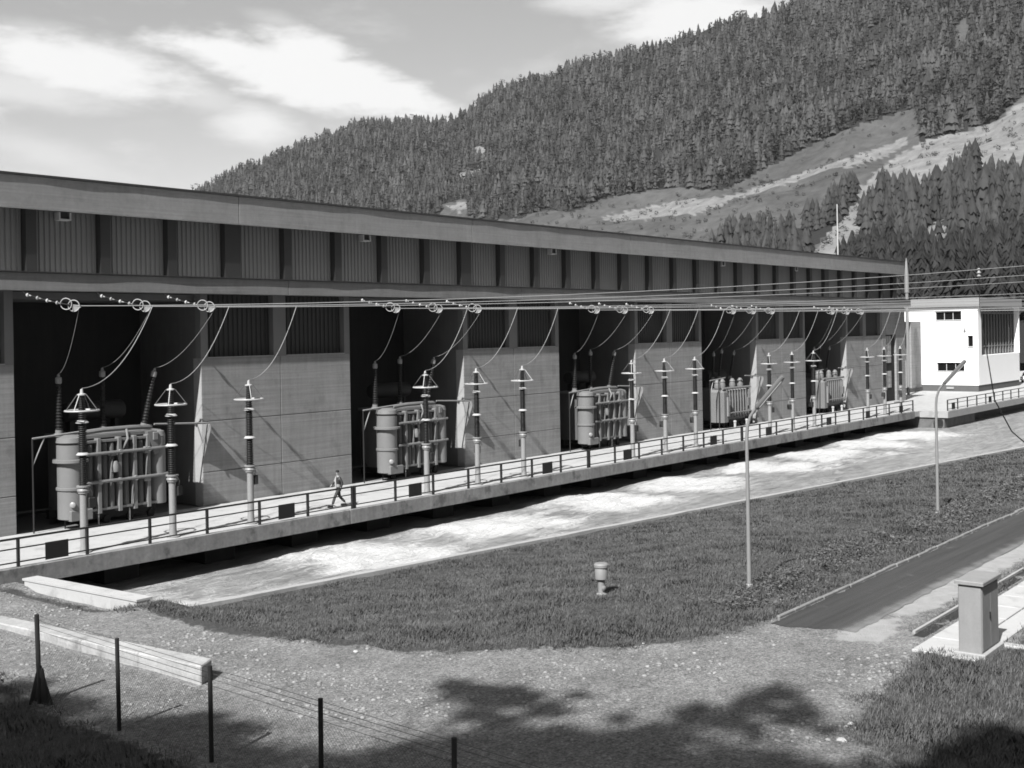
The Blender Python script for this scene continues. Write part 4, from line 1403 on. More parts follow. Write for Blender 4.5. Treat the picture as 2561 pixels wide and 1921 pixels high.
def transformer_b(root):
    """tank behind a row of upright radiator tubes, header pipes and turrets on the lid"""
    MB().bbox(-2.3, 2.3, 0.55, 3.0, 0.62, 3.3, 0.06).build('tank', M_TRAFOM, root)
    MB().bbox(-2.6, -1.55, 0.0, 1.4, 0.5, 3.2, 0.2).build('oil_cylinder', M_TRAFO, root)
    for q in range(8):
        x = -1.3 + q * 0.48
        MB().tube([(x, 0.5, 3.12), (x, 0.12, 3.02), (x, 0.1, 2.4), (x, 0.1, 1.3), (x, 0.12, 0.9), (x, 0.5, 0.8)], 0.085, 7).build('radiator_tube', M_TRAFO, root, True)
    MB().tube([(-2.4, 0.15, 3.3), (2.45, 0.15, 3.3)], 0.1, 8).build('header_pipe', M_TRAFO, root, True)
    MB().tube([(-1.5, -0.02, 1.25), (2.3, -0.02, 1.25)], 0.06, 8).build('header_pipe', M_TRAFO, root, True)
    for x, y in ((-2.1, 0.8), (-0.5, 1.2), (0.9, 1.0), (1.9, 0.8)):
        MB().lathe([(0.25, 3.3), (0.28, 3.5), (0.22, 3.75), (0.26, 3.8), (0.12, 4.05)], 12, (x, y)).build('turret', M_TRAFO, root, True)
    MB().box(-1.95, -1.7, -0.1, 0.02, 1.0, 2.6).build('ladder_rail', M_GALV, root)
    MB().bbox(1.7, 2.2, -0.05, 0.5, 1.7, 2.4, 0.03).build('valve_box', M_TRAFO, root)
    MB().bbox(-1.8, -1.45, -0.12, 0.1, 1.9, 2.3, 0.03).build('valve_box', M_TRAFO, root)
    MB().lathe([(0.42, -1.5), (0.45, -1.45), (0.45, 1.45), (0.42, 1.5)], 14, axis=(1, 0, 0), org=(0.2, 2.4, 4.3)).build('conservator', M_TRAFOD, root, True)
    MB().box(-2.0, 2.0, 0.7, 0.95, 0.22, 0.62).build('bogie', M_BLACK, root)
    MB().box(-2.0, 2.0, 2.4, 2.65, 0.22, 0.62).build('bogie', M_BLACK, root)
    for x in (-1.5, -0.4, 0.7, 1.7):
        MB().cyl((x, 0.55, 0.17), (x, 0.7, 0.17), 0.2, n=12).build('wheel', M_BLACK, root)
    for x in (-0.9, 1.2):
        MB().lathe([(0.1, 0.0), (0.1, 0.45), (0.14, 0.46), (0.12, 0.6), (0.04, 0.62)], 8, (x, -0.15)).build('hydrant', M_WHITEMET, root, True)
    for p, t in BUSH_B:
        add_bushing(root, p, t, 0.14)


TL = ['grey transformer with a fat oil cylinder in the nearest bay at far left', 'grey transformer with a fat oil cylinder in the second bay, right of the walking man',
      'grey transformer with a fat oil cylinder in the third bay', 'transformer with upright radiator tubes in the fourth bay, behind the near lamp',
      'transformer with upright radiator tubes in the last bay, nearest the control building']
TX = [BAYX + 4.35 + PER * k for k in range(5)]
TY = 47.05
ta = thing('transformer', TL[0], 'transformer', (TX[0], TY, 0), group='transformers in the open bays')
transformer_a(ta)
ta.scale.x = 0.92
for k in (1, 2):
    o = copy_tree(ta)
    o.location = (TX[k], TY, 0)
    o['label'] = TL[k]
tb = thing('transformer', TL[3], 'transformer', (TX[3] + 0.5, TY + 0.3, 0), group='transformers in the open bays')
transformer_b(tb)
o = copy_tree(tb)
o.location = (TX[4] + 0.8, TY + 0.3, 0)
o['label'] = TL[4]

# pipe screen across each bay
ORD = ['nearest', 'second', 'third', 'fourth', 'farthest']
pf = thing('pipe_frame', 'thin grey pipe frame across the opening of the nearest transformer bay', 'pipe frame', (BAYX, 47.6, 0), group='pipe frames in the bays')
MB().tube([(0.55, 0, 4.05), (3.1, 0, 4.2)], 0.05, 6).build('cross_pipe', M_GALV, pf, True)
MB().tube([(6.6, 0, 4.25), (9.52, 0, 4.1)], 0.05, 6).build('cross_pipe', M_GALV, pf, True)
for x in (0.55, 2.0):
    MB().cyl((x, 0.0, -0.05), (x, 0, 4.05), 0.035, n=6).build('upright', M_TRAFOD, pf, True)
MB().tube([(0.55, 0, 2.9), (1.1, 0, 4.05)], 0.03, 6).build('brace', M_GALV, pf, True)
MB().tube([(9.3, 0, 3.2), (9.0, 0, 4.1)], 0.03, 6).build('brace', M_GALV, pf, True)
MB().tube([(0.1, 1.5, 0.75), (2.2, 1.5, 0.75)], 0.05, 6).build('low_rail', M_TRAFOD, pf, True)
for k in range(1, 5):
    o = copy_tree(pf)
    o.location.x = BAYX + PER * k
    o['label'] = 'thin grey pipe frame across the opening of the %s transformer bay' % ORD[k]

# ------------------------------------------------------------------ surge arrester posts along the walkway
AL = ['dark ribbed insulator post with a white ring, at the left of the nearest transformer',
      'dark ribbed insulator post with a white ring at the right end of the nearest transformer',
      'dark ribbed insulator post before the grey pier left of the walking man',
      'dark ribbed insulator post before the right end of the second transformer',
      'dark ribbed insulator post before the left half of the second grey pier',
      'dark ribbed insulator post before the right half of the second grey pier',
      'dark ribbed insulator post at the left edge of the third grey pier',
      'dark ribbed insulator post before the middle of the third grey pier',
      'dark ribbed insulator post before the right edge of the third grey pier',
      'dark ribbed insulator post before the left half of the fourth grey pier',
      'dark ribbed insulator post before the right half of the fourth grey pier',
      'dark ribbed insulator post before the left end of the last transformer',
      'dark ribbed insulator post before the right part of the fifth grey pier',
      'dark ribbed insulator post left of the tall glazed door at the end of the hall',
      'dark ribbed insulator post right of the tall glazed door, the farthest post']
ARX = [25.25 + 4.05 * j + 19.52 * k for k in range(5) for j in range(3)]
ARY = 41.65
ar = thing('surge_arrester', AL[0], 'insulator post', (ARX[0], ARY, 0), group='insulator posts along the walkway')
MB().lathe([(0.27, 0.0), (0.27, 0.05), (0.17, 0.08), (0.145, 0.3), (0.145, 2.28), (0.2, 2.3), (0.2, 2.36)], 14).build('pedestal', M_GALV, ar, True)
MB().lathe([(0.22, 2.362), (0.24, 2.40), (0.2, 2.52), (0.26, 2.54), (0.26, 2.60)], 14).build('base_casting', M_GALV, ar, True)
for z0, z1 in ((2.60, 3.76), (3.88, 5.0)):
    MB().lathe(insul_profile(z0, z1, 0.175, 0.165, 15), 12).build('insulator', M_PORC, ar, True)
MB().lathe(insul_profile(5.12, 6.08, 0.16, 0.12, 12), 12).build('insulator', M_PORC, ar, True)
for z in (3.76, 5.0):
    MB().lathe([(0.18, z + 0.001), (0.25, z + 0.02), (0.25, z + 0.045), (0.2, z + 0.09), (0.18, z + 0.119)], 14).build('flange', M_WHITEMET, ar, True)
MB().lathe([(0.12, 6.08), (0.17, 6.1), (0.17, 6.14), (0.07, 6.17), (0.05, 6.32), (0.02, 6.34)], 12).build('cap', M_WHITEMET, ar, True)
MB().torus((0, 0, 5.5), 0.63, 0.036, n=28, m=8).build('grading_ring', M_WHITEMET, ar, True)
M_STRUT = mat('strut_steel_shaded', 0.16, rough=0.5)
for q in range(4):
    a = q * pi / 2 + 3.7
    MB().bar((0.19 * math.cos(a), 0.19 * math.sin(a), 6.12), (0.64 * math.cos(a), 0.64 * math.sin(a), 5.52), 0.026, 0.026).build('ring_strut', M_WHITEMET if q == 0 else M_STRUT, ar)  # sun-facing strut white, the others dark: lit and shaded sides put into colour
MB().bbox(0.1, 0.4, -0.22, 0.08, 1.72, 2.12, 0.03).build('counter_box', M_TRAFOD, ar)
MB().tube([(0.2, -0.1, 2.5), (0.3, -0.12, 2.3), (0.28, -0.1, 2.12)], 0.02, 5).build('earth_lead', M_GALV, ar, True)
for i in range(1, 15):
    o = copy_tree(ar)
    o.location = (ARX[i], ARY, 0)
    o['label'] = AL[i]
    if i % 3:
        o.rotation_euler.z = 0.25 * i

# ------------------------------------------------------------------ overhead conductors
SLOPE = -0.5
CL = 'pale overhead conductor running from the hall wall out over the walkway to the right'
strx = [26.0 + 3.5 * j + PER * k for k in range(5) for j in range(3)]
ENDZ = {0: [12.9, 12.3, 11.9], 1: [11.2, 10.9, 10.6], 2: [10.6, 10.5, 10.4], 3: [10.4, 10.35, 10.3], 4: [10.3, 10.3, 10.3]}
RING0 = Vector((1.6, -1.3, -0.55))        # from the wall hook to the end of the insulator string


def cond_point(i, d):
    """point of conductor i, d metres of x beyond the string"""
    k, j = divmod(i, 3)
    x0 = strx[i] + RING0.x
    y0, z0 = BEAMY + 0.03 + RING0.y, BEAM0 - 0.13 + RING0.z
    L = 62.0
    u = d / L
    zend = ENDZ[k][j]
    return Vector((x0 + d, y0 + SLOPE * d, z0 + (zend - z0) * u ** 1.6 - 1.1 * u * (1 - u) * (0.35 if k else 0.6)))


SIDE = ['left', 'middle', 'right']
st = thing('insulator_string', 'white insulator string with two rings, left one over the nearest bay', 'insulator string', (strx[0], BEAMY + 0.03, BEAM0 - 0.13), group='insulator strings under the concrete beam')
dv = RING0.copy()
dn = dv.normalized()
side = dn.cross(Vector((0, 0, 1))).normalized()
for q in range(4):
    c = dv * (0.10 + 0.19 * q) + Vector((0, 0, -0.05 * math.sin(pi * (0.1 + 0.19 * q))))
    mb = MB().lathe([(0.025, -0.08), (0.07, -0.05), (0.095, 0.0), (0.04, 0.04), (0.025, 0.16)], 10, axis=dn, org=c)
    mb.build('insulator_disc', M_WHITEMET if q % 2 == 0 else M_GALV, st, True)
MB().tube([(0, 0, 0.08), dv * 0.06, dv * 0.5 + Vector((0, 0, -0.06)), dv], 0.03, 6).build('link_rod', M_BLACK, st, True)
for q in (0.84, 0.99):
    MB().torus(dv * q, 0.24, 0.02, normal=(0.75, 0.6, 0.1), n=22, m=6).build('corona_ring', M_WHITEMET, st, True)
MB().prism([tuple(dv + Vector(p)) for p in ((-0.06, 0, 0.06), (0.26, -0.12, 0.03), (0.24, -0.12, -0.05), (0.0, 0, -0.26), (-0.08, 0, -0.22))], (0.03, 0.07, 0)).build('dead_end_clamp', M_WHITEMET, st)
for i in range(1, 15):
    o = copy_tree(st)
    o.location.x = strx[i]
    o['label'] = 'white insulator string with two rings, %s one over the %s bay' % (SIDE[i % 3], ORD[i // 3])
for i in range(15):
    pts = [cond_point(i, d) for d in [0, 2, 5, 8, 12, 16, 20, 25, 30, 36, 42, 50, 60, 75]]
    tag(MB().tube(pts, 0.018, 6).build('overhead_conductor', M_WIRE, None, True), 'pale overhead conductor leaving the %s insulator string of the %s bay' % (SIDE[i % 3], ORD[i // 3]), 'cable', 'overhead conductors')


def dropper(top, bot, sag, r=0.022, label=None, grp=None):
    """slack lead from a conductor down to a terminal: leaves steeply at the top, arrives nearly level"""
    a, b_ = Vector(top), Vector(bot)
    pts = []
    for q in range(15):
        u = q / 14
        w = u ** sag
        p = a.lerp(b_, u)
        p.z = a.z + (b_.z - a.z) * (1 - (1 - u) ** sag)
        pts.append(p)
    o = MB().tube(pts, r, 6).build('jumper_lead', M_PALE, None, True)
    tag(o, label, 'cable', grp)


LEADX = [330, 495, 640, 1010, 1118, 1205, 1448, 1508, 1564, 1727, 1767, 1808, 1923, 1945, 1962]
for k in range(5):
    for j in range(3):
        i = 3 * k + j
        # lead to the arrester: hangs from the conductor that passes to its right
        ax = ARX[i]
        lo, hi = 0.0, 40.0                       # where this conductor passes the point the lead leaves it
        for _ in range(40):
            d = (lo + hi) / 2
            if pix_of(cond_point(i, d))[0] < LEADX[i]:
                lo = d
            else:
                hi = d
        dropper(cond_point(i, d), (ax + 0.02, ARY, 6.36), 2.0, 0.017, 'thick slack lead to the %s insulator post in front of the %s bay' % (SIDE[j], ORD[k]), 'leads to the insulator posts')
        # lead to the transformer bushing
        if k < 3:
            bz = BUSH_A[j][1]
            tx, ty = TX[k] - 0.08 * bz[0], TY
        else:
            tx, ty, bz = TX[k] + (0.5 if k == 3 else 0.8), TY + 0.3, BUSH_B[j][1]
        dropper(cond_point(i, 0.15) + Vector((0, 0, -0.2)), (tx + bz[0], ty + bz[1], bz[2] + 0.02), 1.7, 0.010, 'thin slack lead from the %s string clamp down into the %s bay' % (SIDE[j], ORD[k]), 'leads to the transformer bushings')

# heavy dark cable that swings down at the right edge of the picture
p0 = cond_point(0, 46.5)
pts = [p0 + Vector(q) for q in ((0, 0, 0), (0.02, 0, -2.2), (0.5, -0.25, -5.2), (1.0, -0.5, -8.0), (2.0, -1.2, -10.0), (3.6, -2.2, -11.4), (6, -3.8, -12.0))]
cb_ = thing('hanging_cable', 'dark cable hanging from the top conductor before the white building', 'cable', tuple(p0))
MB().tube([q - p0 for q in pts], [0.015, 0.018, 0.03, 0.04, 0.04, 0.04, 0.04], 6).build('cable', M_BLACK, cb_, True)
MB().lathe([(0.05, -0.5), (0.14, -0.4), (0.06, -0.3), (0.14, -0.2), (0.05, -0.05), (0.12, 0.02), (0.04, 0.1)], 10).build('clamp', M_GALV, cb_, True)

# ------------------------------------------------------------------ railings
def railing(x0, x1, y, label, boards, step=2.785, first_double=True, grp='railings along the deck edge'):
    r = thing('railing', label, 'railing', (x0, y, 0.0), group=grp)
    L = x1 - x0
    n = max(2, int(round(L / step)))
    for z, w in ((1.08, 0.07), (0.72, 0.045), (0.22, 0.045)):
        MB().bar((0.0, 0, z), (L, 0, z), w, w).build('rail', M_RAIL, r)
    for q in range(n + 1):
        x = L * q / n
        MB().box(x - 0.045, x + 0.045, -0.05, 0.05, 0.045, 1.045 if 0 < q < n else 1.12).build('post', M_RAIL, r)
    for bx in boards:
        MB().box(bx - 0.46, bx + 0.46, -0.075, -0.045, 0.14, 0.78).build('board', M_BOARD, r)
    return r


yr = 40.86
rl = [(-1.0, 19.2, 'black steel railing left of the nearest bay, running out of the photo', [15.0]),
      (19.36, 38.72, 'black steel railing in front of the nearest transformer, up to the walking man', [4.25, 15.3]),
      (38.88, 58.1, 'black steel railing right of the walking man in front of the second transformer', [4.1, 15.1]),
      (58.26, 77.6, 'black steel railing in front of the third transformer', [4.1, 15.1]),
      (77.76, 97.1, 'black steel railing in front of the fourth transformer', [4.1, 15.1]),
      (97.26, 112.4, 'black steel railing ending at the gap before the white building', [3.9, 11.9])]
for a, c, lab, bd in rl:
    railing(a, c, yr, lab, bd)
railing(114.15, 170, 38.15, 'black steel railing on the deck in front of the white control building', [1.5, 13.0, 26.0, 38.0], 3.0)
# outlet pipe in the wall under the forecourt
op = thing('outlet_pipe', 'round dark outlet pipe low in the wall under the deck corner', 'pipe', (113.7, 38.9, -1.15))
MB().torus((0.12, 0, 0), 0.4, 0.09, normal=(1, 0.4, 0), n=18, m=6).build('pipe_rim', M_CONC_DARK, op, True)
MB().cyl((0.1, 0, 0), (0.3, 0.05, 0), 0.36, n=16).build('pipe_mouth', M_BLACK, op)

# ------------------------------------------------------------------ lamps, cabinet, vent pipe
def lamp(x, y, label):
    z0 = ground_z(x, y)
    r = thing('street_lamp', label, 'street lamp', (x, y, z0), group='lamp posts on the grass bank')
    pole = [(0, 0, -0.1), (0, 0, 2.5), (0, 0, 4.7), (0, -0.03, 5.05), (0, -0.14, 5.38), (0, -0.36, 5.68)]
    MB().tube(pole, [0.075, 0.062, 0.052, 0.05, 0.048, 0.045], 10).build('pole', M_LAMP, r, True)
    d = Vector((0, -0.68, 0.74)).normalized()
    s = Vector((0, -0.34, 5.62))
    MB().lathe([(0.05, 0), (0.08, 0.03), (0.085, 0.1), (0.085, 1.28), (0.07, 1.36), (0.03, 1.38)], 10, axis=d, org=s).build('lamp_head', mat('lamp_head_enamel', 0.2, rough=0.4), r, True)
    n_ = d.cross(Vector((1, 0, 0))).normalized()
    if n_.z > 0:
        n_ = -n_
    a = s + d * 0.12 + n_ * 0.06
    MB().bar(a, a + d * 1.1, 0.10, 0.05, up=n_).build('diffuser', M_WHITEMET, r)
    MB().lathe([(0.12, -0.1), (0.12, 0.1), (0.08, 0.14)], 10).build('base_collar', M_CONC_LIGHT, r, True)


lamp(33.3, 17.35, 'slim grey street lamp at the near end of the grass bank by the road')
lamp(50.75, 17.45, 'slim grey street lamp farther along the bank, its head before the white building')

cbx = thing('switch_cabinet', 'tall grey steel cabinet with an overhanging lid on the slab path', 'cabinet', (29.72, 9.2, 0.05))
cbx.rotation_euler.z = 0.0
MB().bbox(-0.08, 1.48, -0.1, 0.68, -0.06, 0.07, 0.015).build('plinth', M_CONC_LIGHT, cbx)
MB().bbox(0, 1.36, 0, 0.56, 0.07, 1.74, 0.02).build('body', M_CAB, cbx)
MB().bbox(-0.06, 1.44, -0.07, 0.63, 1.745, 1.84, 0.02).build('lid', M_CAB, cbx)
dz = MB().box(0.05, 0.672, -0.012, 0.0, 0.13, 1.68).build('door', M_CAB, cbx)
MB().box(0.60, 0.63, -0.04, -0.012, 0.85, 1.0).build('handle', M_BLACK, dz)
MB().box(0.688, 1.31, -0.012, 0.0, 0.13, 1.68).build('door', M_CAB, cbx)

zv = ground_z(30.7, 21.15)
vp = thing('vent_pipe', 'short grey mushroom vent pipe standing alone in the grass', 'vent pipe', (30.7, 21.15, zv))
MB().lathe([(0.17, -0.1), (0.17, 0.03), (0.11, 0.06), (0.11, 0.5)], 14).build('pipe', M_GALV, vp, True)
MB().lathe([(0.12, 0.46), (0.2, 0.5), (0.205, 0.84), (0.19, 0.86)], 16).build('hood', M_LAMP, vp, True)
MB().lathe([(0.2, 0.862), (0.235, 0.87), (0.235, 0.95), (0.2, 0.99), (0.05, 1.0)], 16).build('hood_cap', M_LAMP, vp, True)
MB().lathe([(0.035, 0), (0.09, 0.02), (0.03, 0.05)], 8, axis=(-0.4, -1, 0), org=(-0.04, -0.1, 0.22)).build('flange', M_GALV, vp, True)

# ------------------------------------------------------------------ guard wall, wing wall
gw = thing('guard_wall', 'low weathered concrete guard wall lying along the gravel, its near end dark', 'low wall', (17.1, 23.3, 0))
for q in range(4):
    a = q * 2.6
    mb = MB().bbox(0, 0.58, a, a + 2.58, -0.3, 0.45, 0.03)
    mb.v = [(x, y, z - (0.03 * y if z > 0 else 0)) for x, y, z in mb.v]
    if q == 0:
        mb.v = [(x, y + 0.6 * x * (1 - y / 2.6), z) for x, y, z in mb.v]
    mb.v = [(x + 0.02 * noise.noise((x, y * 2, z)), y, z + 0.02 * noise.noise((x, y * 1.3, z + 4))) for x, y, z in mb.v]
    mb.build('block', M_BLOCK, gw)
ww = thing('wing_wall', 'white concrete wing wall closing the head of the canal', 'wing wall', (21.55, 32.6, 0))
MB().prism([(0, 0.0, -1.2), (0.0, 6.8, -1.2), (0.0, 6.8, -0.19), (0, 0, -0.06)], (0.5, 0, 0)).build('wall', MP, ww)
MB().prism([(-0.03, -0.03, -0.058), (-0.03, 6.9, -0.185), (0.55, 6.9, -0.185), (0.55, -0.03, -0.058)], (0, 0, 0.07)).build('coping', MP, ww)
MB().box(0.02, 0.62, -0.4, -0.035, -2.2, -0.12).build('end_block', M_CONC_EDGE, ww)

# ------------------------------------------------------------------ fence
fn = thing('wire_fence', 'rusty dark wire mesh fence on thin posts in the shaded foreground', 'fence', (14.1, 12.6, 0))
FP = [25.2, 22.05, 18.93, 15.8, 12.66, 9.5, 6.4]
tops = []
for q, y in enumerate(FP):
    g0 = ground_z(14.1, y)
    top = 2.02 - 0.075 * q
    tops.append((y - 12.6, top))
    p = MB().cyl((0, y - 12.6, g0 - 0.2), (0.02 * (q - 2), y - 12.6, top), 0.055 if q == 0 else 0.045, n=8).build('post', M_POST, fn, True)
    if q == 0:
        for dx, dy in ((0.1, -0.34), (0.0, 0.34), (-0.2, 0.1)):
            MB().bar((0, y - 12.6, g0 + 0.85), (dx, y - 12.6 + dy, g0 - 0.1), 0.07, 0.07).build('strut', M_POST, fn)
        MB().prism([(0, y - 12.95, g0), (0, y - 12.25, g0), (0, y - 12.5, g0 + 0.8), (0, y - 12.7, g0 + 0.8)], (0.05, 0, 0)).build('foot_plate', M_POST, fn)
for dz_ in (0.06, 0.16, 0.27, 0.4):
    MB().tube([(0.04, y, z - dz_ - 0.0) for y, z in tops], 0.005, 4).build('strand', M_FWIRE, fn)
# diamond mesh as one part
wires = MB()
y_lo, y_hi = tops[-1][0], tops[0][0]
cell = 0.085


def top_at(y):
    for (ya, za), (yb, zb) in zip(tops, tops[1:]):
        if yb <= y <= ya:
            return za + (zb - za) * (ya - y) / (ya - yb) - 0.45
    return tops[-1][1] - 0.45


y = y_lo - 1.4
while y < y_hi:
    for sgn in (1, -1):
        ya, yb = y, y + 1.4
        pa, pb = (ya, -0.05), (yb, 1.35)
        if sgn < 0:
            pa, pb = (ya, 1.35), (yb, -0.05)
        pts = []
        for u in (0, 0.25, 0.5, 0.75, 1):
            yy = pa[0] + (pb[0] - pa[0]) * u
            zz = pa[1] + (pb[1] - pa[1]) * u
            if y_lo <= yy <= y_hi:
                pts.append((0.04, yy, zz + ground_z(14.1, yy + 12.6) * 0.8))
        if len(pts) > 1:
            wires.tube(pts, 0.0022, 3)
    y += cell
tag(wires.build('mesh_wire', M_FWIRE, fn, fix=False), kind='stuff')

# ------------------------------------------------------------------ parked car beyond the control building
car = thing('parked_car', 'white parked car half hidden beyond the right edge of the control building', 'car', (176.5, 47.2, 0.0), -0.05)
pr = [(-2.1, 0.35), (-2.12, 0.8), (-1.5, 0.95), (-0.9, 1.42), (0.9, 1.45), (1.5, 0.98), (2.1, 0.85), (2.15, 0.35)]
MB().prism([(x, -0.8, z) for x, z in pr], (0, 1.6, 0)).build('body', M_CARW, car)
MB().prism([(x, -0.81, z) for x, z in ((-1.3, 0.98), (-0.85, 1.34), (0.85, 1.36), (1.3, 1.0))], (0, 1.62, 0)).build('side_window', M_GLASS, car)
MB().prism([(-1.47, -0.68, 1.0), (-0.98, -0.68, 1.4), (-1.0, -0.68, 1.4), (-1.5, -0.68, 1.0)], (0, 1.36, 0)).build('windscreen', M_GLASS, car)
for x in (-1.3, 1.35):
    for y in (-0.74, 0.74):
        wv = MB().cyl((x, y - 0.1, 0.31), (x, y + 0.1, 0.31), 0.31, n=14).build('wheel', M_RUBBER, car)
        MB().cyl((x, y - 0.11, 0.31), (x, y + 0.11, 0.31), 0.17, n=12).build('rim', M_GALV, wv)
for y in (-0.55, 0.55):
    MB().cyl((-2.14, y, 0.7), (-2.1, y, 0.7), 0.1, n=10).build('headlight', M_WHITEMET, car)
MB().box(-2.2, -2.12, -0.8, 0.8, 0.4, 0.52).build('bumper', M_GALV, car)

# ------------------------------------------------------------------ the walking man
def skin_obj(name, joints, bones, m, parent, root=0, sub=2):
    me = bpy.data.meshes.new(name)
    me.from_pydata([j[:3] for j in joints], bones, [])
    o = link(name, me, parent)
    md = o.modifiers.new('skin', 'SKIN')
    md.use_smooth_shade = True
    for i, j in enumerate(joints):
        sv = me.skin_vertices[0].data[i]
        sv.radius = (j[3], j[4] if len(j) > 4 else j[3])
        sv.use_root = (i == root)
    o.modifiers.new('sub', 'SUBSURF').render_levels = sub
    o.modifiers['sub'].levels = sub
    dg = bpy.context.evaluated_depsgraph_get()
    dg.update()
    me2 = bpy.data.meshes.new_from_object(o.evaluated_get(dg))
    o.modifiers.clear()
    o.data = me2
    me2.materials.clear()
    me2.materials.append(m)
    for p in me2.polygons:
        p.use_smooth = True
    return o


man = thing('person', 'man in an open dark jacket and light shirt striding along the walkway behind the railing', 'person', (39.05, 42.15, 0.0), pi - 0.4)
# local frame: walks towards +x, left side +y
body = [(0, 0, .93, .11, .14), (0.01, 0, 1.15, .105, .135), (0.02, 0, 1.36, .11, .17), (0.03, 0, 1.47, .06, .07), (0.045, 0, 1.54, .052), (0.06, 0, 1.62, .078, .07), (0.055, 0, 1.70, .075, .068), (0.05, 0, 1.745, .05),
        (0.02, .19, 1.40, .06), (-0.10, .25, 1.15, .045), (-0.02, .24, .93, .034), (0.01, .235, .85, .032),
        (0.02, -.19, 1.40, .06), (0.14, -.24, 1.16, .045), (0.30, -.2, 1.0, .034), (0.36, -.19, .95, .032),
        (0.02, .09, .87, .085), (0.22, .09, .50, .058), (0.36, .09, .11, .038), (0.48, .1, .05, .034),
        (-0.02, -.09, .87, .085), (-0.08, -.09, .48, .058), (-0.38, -.09, .16, .038), (-0.30, -.1, .05, .034)]
bones = [(0, 1), (1, 2), (2, 3), (3, 4), (4, 5), (5, 6), (6, 7), (2, 8), (8, 9), (9, 10), (10, 11), (2, 12), (12, 13), (13, 14), (14, 15), (0, 16), (16, 17), (17, 18), (18, 19), (0, 20), (20, 21), (21, 22), (22, 23)]
skin_obj('body', body, bones, M_SKIN, man)
tj = [(0, 0, .95, .125, .15), (0.02, .09, .86, .1), (0.22, .09, .50, .075), (0.345, .09, .14, .066), (-0.02, -.09, .86, .1), (-0.08, -.09, .48, .075), (-0.355, -.09, .19, .066)]
skin_obj('trousers', tj, [(0, 1), (1, 2), (2, 3), (0, 4), (4, 5), (5, 6)], M_TROUS, man)
jj = [(-0.02, 0, .86, .13, .17), (-0.01, 0, 1.12, .125, .17), (0.0, 0, 1.38, .12, .2), (0.01, 0, 1.46, .08, .1), (0.0, .2, 1.40, .075), (-0.11, .26, 1.15, .06), (-0.03, .25, .94, .05), (0.0, -.2, 1.40, .075), (0.13, -.25, 1.16, .06), (0.28, -.21, 1.01, .05)]
skin_obj('jacket', jj, [(0, 1), (1, 2), (2, 3), (2, 4), (4, 5), (5, 6), (2, 7), (7, 8), (8, 9)], M_JACKET, man)
MB().prism([(0.125, -0.05, 0.9), (0.125, 0.09, 0.9), (0.15, 0.08, 1.3), (0.12, 0.05, 1.46), (0.12, -0.03, 1.46), (0.15, -0.06, 1.3)], (0.02, 0, 0)).build('shirt_front', M_SHIRT, man)
MB().lathe([(0.085, 1.66), (0.09, 1.70), (0.075, 1.75), (0.03, 1.775)], 14, (0.04, 0)).build('hair', M_HAIR, man, True)
for s, x in ((1, 0.38), (-1, -0.36)):
    MB().bbox(x - 0.06, x + 0.22, s * 0.09 - 0.045, s * 0.09 + 0.045, 0.0 if s > 0 else 0.03, 0.1 if s > 0 else 0.13, 0.02).build('shoe', M_BLACK, man)


